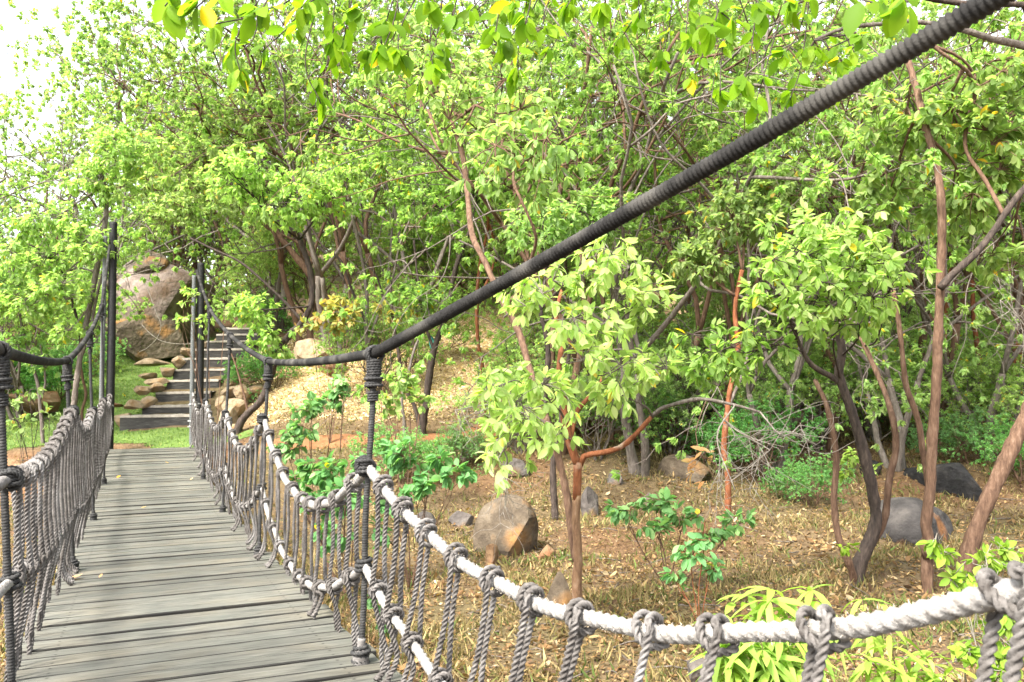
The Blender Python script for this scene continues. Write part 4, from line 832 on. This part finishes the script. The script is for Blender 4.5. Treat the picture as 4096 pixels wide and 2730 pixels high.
for (px, py, D, n_) in CL:
    e = at(px, py, D); k_ = int(np.argmin(np.linalg.norm(lm-(e+V3(.3, .2, 1.0)), axis=1))) if px < 800 or D < 4 else None
    f = lm[k_] if k_ is not None else s2[int(np.argmin(np.linalg.norm(s2-e, axis=1)))]
    tw = crom([f, f+(e-f)*.35+V3(BR.randn()*.1, BR.randn()*.08, .06), f+(e-f)*.75+V3(BR.randn()*.07, BR.randn()*.05, -.05), e], .04)
    sweep(w_, tw, np.linspace(.0075, .003, len(tw)), 5)
    a = norm(e-tw[-4] if len(tw) > 4 else e-f)
    rosettes(T.leaf, [e], [norm(a+V3(0, 0, -.3))], n_, .108, .058, 'over', droop=.55, spread=.75, curl=.2, gap=.04)
    for q in (-5, -9):
        if len(tw) > 12 and BR.rand() < .7: rosettes(T.leaf, [tw[q]], [a], 3, .095, .05, 'over', droop=.4, spread=1.1)
T.done()

# --- generic trees, one of each kind, copied over the slope
PROT = []
hid = []
for (sd, hgt, clr, stm, pal, bark, L, per, spr, kids) in [(11, 7.2, 1.8, 2, 'mid', 'bark_brown', .074, 22, .3, (4, 4, 3)), (12, 6.6, 1.5, 3, 'fresh', 'bark_grey', .074, 20, .35, (4, 4, 3)), (13, 5.6, 1.0, 3, 'mid', 'bark_grey', .072, 15, .45, (4, 4, 3)), (14, 5.2, .9, 3, 'fresh', 'bark_brown', .072, 15, .5, (4, 4, 3)), (15, 3.4, .35, 5, 'mid', 'bark_brown', .075, 9, .6, (4, 4, 3)), (16, 3.0, .3, 5, 'fresh', 'bark_grey', .075, 9, .6, (4, 4, 3)), (17, 2.2, .25, 5, 'cool', 'bark_brown', .085, 7, .6, (3, 4, 3))]:
    t_, c_ = variant(sd, hgt, clr, stm, pal, bark, L, per, spr, kids); PROT.append((t_, c_))
R = np.random.RandomState(77)
used = set()
def plant(k, px, D, s, label, rot=None, group=None, lift=0, squash=1):
    rr = ray(px, 341); rr = rr/(rr@V3(0, 1, 0)); x, y = rr[0]*D, D
    o = empty('bush' if k >= 4 else 'tree', (x, y, h1(x, y)+lift), label, 'bush' if k >= 4 else 'tree', group)
    for p in PROT[k]:
        c = p if (k, p.name) not in used else p.copy()
        if c is not p: COL.objects.link(c)
        used.add((k, p.name)); c.parent = o
    o.rotation_euler = (0, 0, R.rand()*6.28 if rot is None else rot); o.scale = (s, s, s*squash); return o
NTH = ['first', 'second', 'third', 'fourth', 'fifth', 'sixth', 'seventh', 'eighth', 'ninth', 'tenth', 'eleventh', 'twelfth', 'thirteenth', 'fourteenth', 'fifteenth', 'sixteenth', 'seventeenth', 'eighteenth']
KD = ['tall two-stemmed tree with a mid green crown', 'tall three-stemmed tree with a fresh green crown', 'grey-stemmed spreading tree', 'brown-stemmed spreading tree with fresh leaves', 'dense mid green bush', 'pale green loose bush', 'low cool green bush']
ROWS = [
 ('along the footpath', 'trees along the footpath', [(0, 560, 15.5, 1.35), (1, 640, 14.5, 1.25), (0, 700, 16, 1.35), (1, 768, 14.5, 1.1), (0, 830, 16, 1.35), (1, 890, 14.5, 1.15), (0, 930, 16.5, 1.35), (1, 985, 15, 1.15), (0, 1035, 16, 1.25)]),
 ('on the lower slope', 'trees on the lower slope', [(3, -20, 20, .8), (0, 190, 34, 1.7), (0, 248, 30, 1.6), (1, 275, 24, 1.5), (0, 305, 22.5, 1.4), (1, 335, 21.5, 1.5), (0, 368, 22, 1.5), (1, 412, 22, 1.5), (0, 480, 29, 1.6), (0, 545, 20, 1.45), (1, 600, 21, 1.45), (1, 660, 20, 1.45), (0, 720, 21, 1.5), (0, 790, 20, 1.45), (1, 860, 21.5, 1.45), (1, 930, 22, 1.3), (3, 1000, 20.5, 1.2)]),
 ('on the middle slope', 'trees and bushes on the middle slope', [(4, 8, 24, .9), (5, 60, 26, .95), (4, 95, 28.5, .9), (5, 270, 25.5, .9), (4, 320, 25, 1), (2, 375, 27, 1), (5, 430, 26, 1), (4, 480, 28, 1), (3, 530, 26, 1), (5, 580, 27, 1.1), (4, 640, 26, 1.1), (2, 690, 27, 1.1), (5, 745, 26, 1.1), (4, 800, 27, 1.1), (3, 850, 27, 1.1), (4, 905, 26, 1.1), (5, 955, 27, 1.1), (4, 1010, 26, 1.1)]),
 ('on the upper slope', 'trees and bushes on the upper slope', [(4, -10, 34, 1.1), (5, 50, 36, 1.2), (4, 110, 33, 1.2), (3, 165, 33, 1), (2, 230, 32, 1.1), (3, 290, 33, 1.2), (4, 345, 34, 1.4), (2, 400, 33, 1.2), (5, 455, 34, 1.5), (3, 510, 34, 1.2), (4, 570, 33, 1.5), (2, 625, 34, 1.2), (5, 680, 33, 1.5), (3, 740, 34, 1.2), (4, 800, 33, 1.5), (2, 860, 34, 1.2), (5, 920, 33, 1.5), (3, 985, 34, 1.2)]),
]
for ph, grp, L_ in ROWS:
    for i, (k, px, D, s) in enumerate(sorted(L_, key=lambda a: a[1])):
        plant(k, px, D, s*(.93+.14*R.rand()), f'{KD[k]} {ph}, {NTH[i]} from left', group=grp)
UB = [(5, 520, 15.5, .62, 'loose fresh bush left of the dark brown trunk'), (5, 596, 15, .62, 'loose fresh bush just behind the footpath trunk'), (5, 668, 15.5, .7, 'loose fresh bush behind the long limb of the orange-barked tree'), (5, 768, 15.8, .75, 'loose fresh bush right of the rust red trunk'), (5, 818, 16, .78, 'loose fresh bush behind the near-black fork'), (5, 868, 16.5, .72, 'loose fresh bush left of the straight grey trunk'), (5, 918, 17.2, .75, 'loose fresh bush hidden behind the straight grey trunk'), (5, 968, 16, .7, 'loose fresh bush beyond the footpath pair of trunks'), (5, 1012, 15, .72, 'loose fresh bush beside the thick red trunk'), (5, 380, 18.6, .7, 'loose bush just above the straw slope by the pale upright stem'), (4, 408, 20.2, .7, 'loose bush behind the stumpy dark trunk'), (5, 545, 18.5, .8, 'loose bush at the right end of the straw slope'), (4, 575, 17, .75, 'bush right behind the drooping crown of the orange-barked tree'), (5, 610, 19, .9, 'bush above the straight brown trunk of the footpath'), (4, 650, 17.5, .75, 'bush uphill of the orange-faced block'), (5, 705, 17.5, .8, 'bush behind the rust red trunk'), (4, 745, 19.5, .95, 'bush uphill of the dark grey boulder'), (5, 790, 17.8, .8, 'bush behind the bright whorled crown'), (4, 835, 20, .95, 'bush between the near-black and grey trunks up the slope'), (5, 885, 23, .9, 'bush above the pale clearing'), (4, 925, 24, .9, 'bush behind the straight grey trunk up the slope'), (5, 975, 19, .85, 'bush behind the red-brown trunk'), (4, 1020, 17, .85, 'bush at the photo edge above the thick red trunk'), (5, 462, 28.5, .8, 'bush crowning the top of the straw slope'), (4, 520, 28, .9, 'bush on top of the straw slope, right of the reddish trunk'), (6, 395, 14.2, .45, 'low green bush at the footpath right of the near hanger'), (6, 455, 14.8, .36, 'low green bush under the stumpy dark trunk'), (6, 640, 15.5, .6, 'low bush beside the orange-faced block'), (6, 752, 14.2, .65, 'low bush just right of the dark grey boulder'), (6, 806, 12.6, .36, 'low bush left of the near-black trunk'), (6, 590, 17, .6, 'low bush above the footpath behind the orange-barked tree'), (6, 690, 19, .8, 'low bush above the purplish boulder'), (6, 820, 18.5, .75, 'low bush uphill of the near-black tree'), (6, 880, 18, .5, 'low bush under the thin dark trunk by the footpath'), (6, 990, 18, .7, 'low bush behind the thick red trunk'), (6, 1016, 13.5, .55, 'low bush at the photo edge by the leaning trunk'), (6, 965, 14.6, .45, 'low bush above the long black slab'), (6, 55, 21.5, .7, 'low bush on the ledge above the sandstone block'), (6, 12, 21, .75, 'low bush at the photo edge behind the sandstone block'), (6, 258, 23.8, .55, 'low bush beside the top steps'), (6, 92, 24.5, .6, 'low bush against the huge granite boulder'), (6, 272, 19.6, .5, 'low bush under the cable by the big tan boulder'), (6, 530, 17.2, .55, 'low bush at the straw slope edge by the footpath')]
for k, px, D, s, lb in UB: plant(k, px, D, s, lb, group='low bushes on the slope', squash=.9)

# --- shrubs and saplings with individual leaves
def shrub(name, px, py, D, label, masses, L, W, pal, per=6, cat='shrub', bark='bark_brown', droop=.45, r0=.012, ground=True, curl=.25, group=None, stems=None):
    b = at(px, py, D); b[2] = h1(b[0], b[1])-.03; r = D/F
    T = Tree(name, b, label, cat, group)
    for (qx, qy, rx, ry, n_, dd) in masses:
        c = at(qx, qy, D+dd); s_ = T.stem([b, b+(c-b)*.5+V3(*(BR.randn(3)*.04)), c], r0, r0*.5, bark, seg=6)
        T.mass(s_[int(len(s_)*.6)], c, (rx*r, min(rx, ry)*r, ry*r), n_, per, L, W, pal, br=r0*.45, tw=.003, bark=bark, droop=droop, curl=curl)
    return T.done(leaf='leaf_soft')
shrub('shrub', 322, 440, 10.8, 'leafy green shrub straight behind the hanger with the sagging rope', [(312, 410, 22, 14, 18, 0), (335, 398, 20, 12, 14, .2), (300, 432, 22, 14, 16, -.2), (345, 385, 12, 10, 8, .2), (285, 445, 18, 12, 14, -.1)], .1, .062, 'cool', 7)
shrub('shrub', 350, 520, 8.6, 'broad light green shrub between the white ropes and the near hanger', [(325, 470, 26, 18, 22, .2), (345, 498, 26, 18, 22, 0), (318, 505, 20, 16, 16, .1), (360, 468, 20, 14, 12, .2), (335, 535, 22, 16, 14, -.1), (300, 482, 16, 14, 10, .3)], .09, .055, 'cool', 8)
shrub('shrub', 410, 520, 9.0, 'large-leaved green shrub right of the near hanger', [(398, 455, 24, 15, 16, .1), (430, 462, 24, 14, 14, .2), (415, 485, 20, 14, 12, 0), (395, 500, 18, 14, 11, -.1), (455, 475, 20, 12, 9, .1), (380, 530, 10, 12, 6, -.2)], .1, .062, 'cool', 8)
shrub('shrub', 405, 420, 12.4, 'dark green shrub behind the hanger lashing', [(395, 385, 20, 16, 20, 0), (412, 372, 16, 14, 14, .1), (385, 405, 16, 14, 14, -.1), (420, 400, 12, 12, 9, 0)], .1, .06, 'mid', 7)
shrub('sapling', 668, 548, 8.6, 'wide low green sapling on the valley floor left of the red trunk', [(625, 512, 24, 9, 13, 0), (655, 503, 26, 9, 14, .1), (685, 515, 24, 9, 13, 0), (655, 525, 24, 8, 10, -.1), (712, 530, 24, 9, 13, .1), (738, 522, 20, 10, 11, .2)], .095, .05, 'cool', 6)
shrub('sapling', 702, 627, 6.9, 'thin reddish sapling stem with sparse green leaves near the white rope', [(690, 552, 20, 10, 8, 0), (712, 566, 14, 9, 6, .1), (676, 578, 12, 8, 4, .1), (705, 540, 12, 8, 5, 0)], .085, .045, 'cool', 6, r0=.009, bark='bark_red')
shrub('sapling', 868, 470, 9.5, 'small sapling with yellow-edged leaves beside the near-black stem', [(852, 458, 12, 10, 8, 0), (866, 470, 10, 8, 6, 0), (845, 472, 8, 7, 4, 0)], .085, .045, 'lime', 6, r0=.006)
shrub('sapling', 842, 560, 8.2, 'tiny green sprout at the foot of the near-black tree', [(845, 548, 9, 7, 6, 0)], .07, .035, 'lime', 6, r0=.005)
shrub('sapling', 40, 455, 12.2, 'spindly sapling with dark twigs in front of the lawn behind the left net', [(20, 425, 20, 12, 10, 0), (50, 415, 18, 12, 9, .2), (12, 402, 14, 9, 6, 0), (60, 440, 12, 10, 6, 0), (30, 392, 14, 8, 6, .2), (68, 480, 10, 12, 6, -.2)], .09, .05, 'mid', 5, bark='bark_dark', r0=.011)
shrub('shrub', 330, 345, 16.2, 'yellow-leaved bush above the sagging cable', [(325, 312, 18, 12, 15, 0), (345, 322, 18, 12, 14, .1), (310, 325, 14, 9, 9, -.1), (355, 308, 10, 8, 9, .1), (338, 300, 12, 7, 10, .2)], .12, .075, 'yellow', 6)
shrub('shrub', 380, 335, 16.6, 'small yellowish bush right of the yellow-leaved one', [(392, 318, 12, 8, 9, 0), (410, 310, 10, 7, 7, .2), (380, 308, 8, 7, 6, 0)], .11, .06, 'yellow', 6)
shrub('shrub', 215, 330, 16.0, 'green sprays between the right-hand post and the steps', [(205, 325, 10, 14, 9, 0), (190, 300, 10, 12, 9, -.2), (182, 318, 8, 8, 6, -.2), (225, 308, 16, 12, 14, .2)], .1, .05, 'fresh', 6)
shrub('shrub', 475, 592, 9.0, 'patch of low green weeds left of the half-buried rock', [(478, 592, 12, 6, 8, 0), (500, 598, 10, 5, 6, -.2), (455, 585, 10, 6, 6, .1)], .06, .03, 'cool', 6, r0=.005)
shrub('shrub', 392, 640, 7.0, 'green weeds below the white rope by the near hanger', [(388, 625, 10, 12, 8, 0), (398, 660, 9, 10, 7, -.3), (372, 600, 8, 10, 6, .2)], .07, .04, 'cool', 6, r0=.005)
# long-leaved shrub behind the white rope and its neighbours
def longleaf(px, py, D, label, tops, n_, L, W, pal):
    b = at(px, py, D); b[2] = h1(b[0], b[1])-.03; T = Tree('long_leaved_shrub', b, label, 'shrub')
    for (qx, qy, dd) in tops:
        e = at(qx, qy, D+dd); s_ = T.stem([b, b+(e-b)*.55+V3(*(BR.randn(3)*.05)), e], .009, .004, 'bark_brown', seg=6)
        i0 = int(len(s_)*.42); P = s_[i0:][np.sort(R.randint(0, len(s_)-i0, n_))]; n2 = len(P)
        an = np.arange(n2)*2.4+R.rand(); Dv = np.stack([np.cos(an), np.sin(an), -.35+.9*R.rand(n2)], 1)
        leaves(T.leaf, P, Dv, V3(0, 0, 1)+.25*R.randn(n2, 3), L*(.75+.5*R.rand(n2)), W*(.85+.3*R.rand(n2)), pick(pal, n2), True, .75)
    return T.done(leaf='leaf_soft')
longleaf(765, 760, 4.8, 'lime green long-leaved shrub behind the white rope', [(725, 615, 0), (748, 596, .1), (770, 590, -.1), (792, 605, 0), (812, 590, .2), (738, 635, -.2), (780, 630, -.2), (760, 640, -.3), (722, 655, -.2), (802, 645, -.2), (825, 625, .1)], 52, .19, .042, 'lime')
longleaf(890, 740, 5.0, 'smaller long-leaved shrub under the next knot of the white rope', [(862, 600, .2), (885, 612, 0), (905, 660, 0), (862, 655, -.1), (935, 655, .2), (918, 672, 0), (955, 668, 0), (975, 640, .2)], 20, .17, .038, 'lime')
shrub('sapling', 1000, 690, 5.0, 'pale sprigs of small oval leaves rising by the last rope knot', [(975, 600, 20, 12, 10, .1), (1000, 620, 16, 12, 10, .1), (985, 560, 18, 12, 8, .2), (1008, 555, 14, 14, 9, .2), (962, 578, 18, 10, 8, 0), (940, 545, 12, 14, 6, 0), (1015, 590, 12, 14, 8, .1), (1008, 650, 14, 16, 12, 0), (965, 655, 16, 10, 9, 0), (1000, 675, 18, 10, 9, -.2)], .075, .04, 'lime', 6, r0=.007, bark='twig')
# bare vine over the granite boulder
plant(1, -80, 19, 1.15, 'tall tree at the photo edge with sparse twigs against the sky', group='trees beyond the lawn')
plant(0, 40, 29, 1.25, 'tall thin-crowned tree rising into the open sky beyond the lawn', group='trees beyond the lawn')
plant(2, 20, 19.5, .95, 'grey-stemmed leafy tree filling the lawn corner behind the pale smooth trunk', group='trees beyond the lawn')
plant(1, 98, 27, 1.5, 'tall airy tree between the pale trunk and the granite boulder, against the sky', group='trees beyond the lawn')
plant(0, 150, 30, 1.75, 'tallest tree rising behind the granite boulder', group='trees beyond the lawn')
plant(3, 215, 31, 1.25, 'broad fresh green tree behind the granite boulder', group='trees beyond the lawn')
plant(3, 165, 33.5, 1.3, 'broad tree farther behind the granite boulder', group='trees beyond the lawn')
T = Tree('dead_branch', at(152, 300, 24.4), 'pale bare branch hanging in front of the granite boulder', 'branch')
T.stem(pix([(140, 275), (148, 290), (156, 312), (161, 325), (157, 338), (147, 348), (139, 352)], 24), .022, .012, 'twig', part='bare_twigs')
T.stem(pix([(142, 325), (152, 335), (165, 342), (186, 344), (205, 340)], 24), .018, .014, 'twig', part='bare_twigs'); T.done()

# --- far wood along the ridge
lm = MB(); n_ = 5200
for k in range(150):
    px = R.uniform(-160, 1180); D = R.uniform(40, 84); rr = ray(px, 341); x, y = rr[0]*D, D
    if px < 130 and R.rand() < .55: continue
    z = h1(x, y); hh = R.uniform(3.2, 5.5)*(.6 if px < 130 else 1); n2 = 420; c = norm(R.randn(n2, 3))*(R.rand(n2, 1)**.4)*np.array([[2.3, 2.3, hh*.5]])+np.array([[x, y, z+hh*.55]])
    leaves(lm, c, R.randn(n2, 3)+np.array([[0, 0, -.4]]), V3(0, 0, 1)+.6*R.randn(n2, 3), .3*(.7+.6*R.rand(n2)), .17, pick('mid' if k % 3 else 'fresh', n2), False)
tag(lm.build('woodland', M['leaf'], smooth=False, use_col=True), kind='stuff')

# ------------------------------------------------------------------ ground cover
def scatter(n, d0, d1, x0=-.85, x1=.85, pw=1.):
    D = d0+(d1-d0)*R.rand(n)**pw; k = x0+(x1-x0)*R.rand(n); x = k*D; return x, D
def onlawn(x, y): return (x < -6.2) & (y > 16.9)
pd = np.array(pc)
def onpath(x, y):
    q = np.zeros(len(x), bool)
    for i_ in range(0, len(pd), 2): q |= (np.abs(x-pd[i_, 0]) < .3) & ((x-pd[i_, 0])**2+(y-pd[i_, 1])**2 < .085)
    return q
def onstairs(x, y): return (x > -8.5) & (x < -6.5) & (y > 18) & (y < 25)
DRY = np.array([(.23, .175, .085), (.3, .235, .125), (.17, .125, .06), (.17, .17, .06), (.11, .15, .045)])*.84
x, y = scatter(160000, 4.2, 19, pw=1.1); cl = noise2(x*1.9, y*1.9)+.6*noise2(x*4.1+2, y*4.3)
k = ~onlawn(x, y) & ~onpath(x, y) & (cl+.4*R.randn(len(x)) > .2); x, y = x[k], y[k]; n2 = len(x)
mb = MB(); P = np.stack([x, y, H(x, y)-.01], 1)
dv = np.stack([R.randn(n2)*.55, R.randn(n2)*.55, .9+0*x], 1); ci = R.choice(5, n2, p=[.3, .27, .2, .13, .1]); ci = np.where((noise2(x*.9+4, y*.9) > .3) & (R.rand(n2) < .55), 4-(R.rand(n2) < .4), ci)
leaves(mb, P, dv, R.randn(n2, 3), .05+.1*R.rand(n2), .005+.005*R.rand(n2), DRY[ci]*(1+.2*R.randn(n2, 1)).clip(.5, 1.5), False, .5)
tag(mb.build('dry_grass', M['straw'], smooth=False, use_col=True), kind='stuff')
LIT = np.array([(.2, .12, .058), (.26, .175, .09), (.13, .073, .036), (.34, .26, .165), (.08, .048, .03)])*.84
x, y = scatter(105000, 4.2, 22, pw=1.15); k = ~onlawn(x, y) & ~(onpath(x, y) & (R.rand(len(x)) < .9)) & ~onstairs(x, y); x, y = x[k], y[k]; n2 = len(x)
mb = MB(); P = np.stack([x, y, H(x, y)+.006+.02*R.rand(n2)], 1)
leaves(mb, P, np.stack([R.randn(n2), R.randn(n2), .25*R.randn(n2)], 1), V3(0, 0, 1)+.45*R.randn(n2, 3), .025+.04*R.rand(n2), .013+.018*R.rand(n2), LIT[R.choice(5, n2, p=[.3, .22, .24, .06, .18])]*(1+.2*R.randn(n2, 1)).clip(.5, 1.5), False, -.3)
x, y = scatter(26000, 17.4, 27, -.3, .06); k = ~onlawn(x, y) & ~onstairs(x, y) & (x > -6.2); x, y = x[k], y[k]; n2 = len(x); P = np.stack([x, y, H(x, y)+.006+.02*R.rand(n2)], 1)
leaves(mb, P, np.stack([R.randn(n2), R.randn(n2), .25*R.randn(n2)], 1), V3(0, 0, 1)+.45*R.randn(n2, 3), .05+.06*R.rand(n2), .02+.03*R.rand(n2), np.array([(.46, .355, .225), (.35, .255, .15), (.55, .45, .32)])[R.choice(3, n2)]*(1+.2*R.randn(n2, 1)).clip(.5, 1.5), False, -.3)  # straw litter on the slope, sunlit brightness put into its colours
x, y = scatter(9000, 4.6, 17, pw=1.15); k = ~onlawn(x, y) & (noise2(x*1.3+3, y*1.3) > -.1); x, y = x[k], y[k]; n2 = len(x); P = np.stack([x, y, H(x, y)+.012+.02*R.rand(n2)], 1)
leaves(mb, P, np.stack([R.randn(n2), R.randn(n2), .3*R.randn(n2)], 1), V3(0, 0, 1)+.6*R.randn(n2, 3), .06+.05*R.rand(n2), .025+.03*R.rand(n2), LIT[R.choice(5, n2, p=[.3, .2, .25, .1, .15])]*(1+.2*R.randn(n2, 1)).clip(.5, 1.5), True, -.35)
sm_ = MB(); x, y = scatter(1500, 4.6, 17, pw=1.1); k = ~onlawn(x, y); x, y = x[k], y[k]; z = H(x, y)
for a_, b_, c_ in zip(x, y, z):
    an = R.rand()*6.28; ln = .08+.35*R.rand()**2; d_ = V3(math.cos(an), math.sin(an), .1*R.randn()); p_ = V3(a_, b_, c_+.02)
    sweep(sm_, np.array([p_, p_+d_*ln*.5+R.randn(3)*.012, p_+d_*ln]), np.array([.005, .0045, .0025])*(.6+R.rand()), 4)
tag(sm_.build('fallen_twigs', M['bark_grey']), kind='stuff')
tag(mb.build('leaf_litter', M['straw'], smooth=False, use_col=True), kind='stuff')
x = -22+16.2*R.rand(70000); y = 16.9+10.5*R.rand(70000); e_ = 17.05+.35*np.sin(x*1.3)+.2*np.sin(x*3.1)
k = (y > e_) & ~((x > -8.3) & (y > 18.25)) & ~((x > -6.3) & (y > 17.6)); x, y = x[k], y[k]; n2 = len(x); mb = MB()
GR = np.array([(.13, .2, .035), (.09, .155, .026), (.19, .26, .055), (.3, .3, .1)])
leaves(mb, np.stack([x, y, H(x, y)], 1), np.stack([R.randn(n2)*.5, R.randn(n2)*.5, .8+0*x], 1), R.randn(n2, 3), .035+.05*R.rand(n2), .008+.008*R.rand(n2), GR[R.choice(4, n2, p=[.42, .3, .2, .08])]*(1+.2*R.randn(n2, 1)).clip(.5, 1.5), False, .4)
tag(mb.build('lawn_grass', M['straw'], smooth=False, use_col=True), kind='stuff')
# fallen leaves on the planks
for px, py, lb, sz in [(117, 478, 'yellow fallen leaf near the far end of the deck', .09), (141, 508, 'tan fallen leaf in the middle of the deck, beside a wide gap', .07), (169, 463, 'small yellow leaf on the far planks toward the right net', .07), (68, 580, 'orange brown curled leaf against the left net', .11), (190, 480, 'pale leaf scrap on the deck close to the right net', .06), (99, 578, 'tiny pale leaf on the near planks', .04)]:
    rr = ray(px, py); d = 3.
    while d < 20:
        p = rr*d; tt = -sy_*p[0]+cy_*p[1]+T0
        if p[2] < dz(tt)+.004: break
        d += .01
    mb = MB(); leaves(mb, np.array([[0, 0, .004]]), np.array([norm(V3(R.randn(), R.randn(), .15))]), np.array([[.1, .1, 1.]]), sz, sz*.55, np.array([[.6, .36, .08]]) if 'yellow' in lb else np.array([[.5, .3, .15]]), True, -.3)
    o = mb.build('fallen_leaf', M['leaf_soft'], use_col=True); o.location = Vector(p); tag(o, lb, 'leaf', 'fallen leaves on the deck')
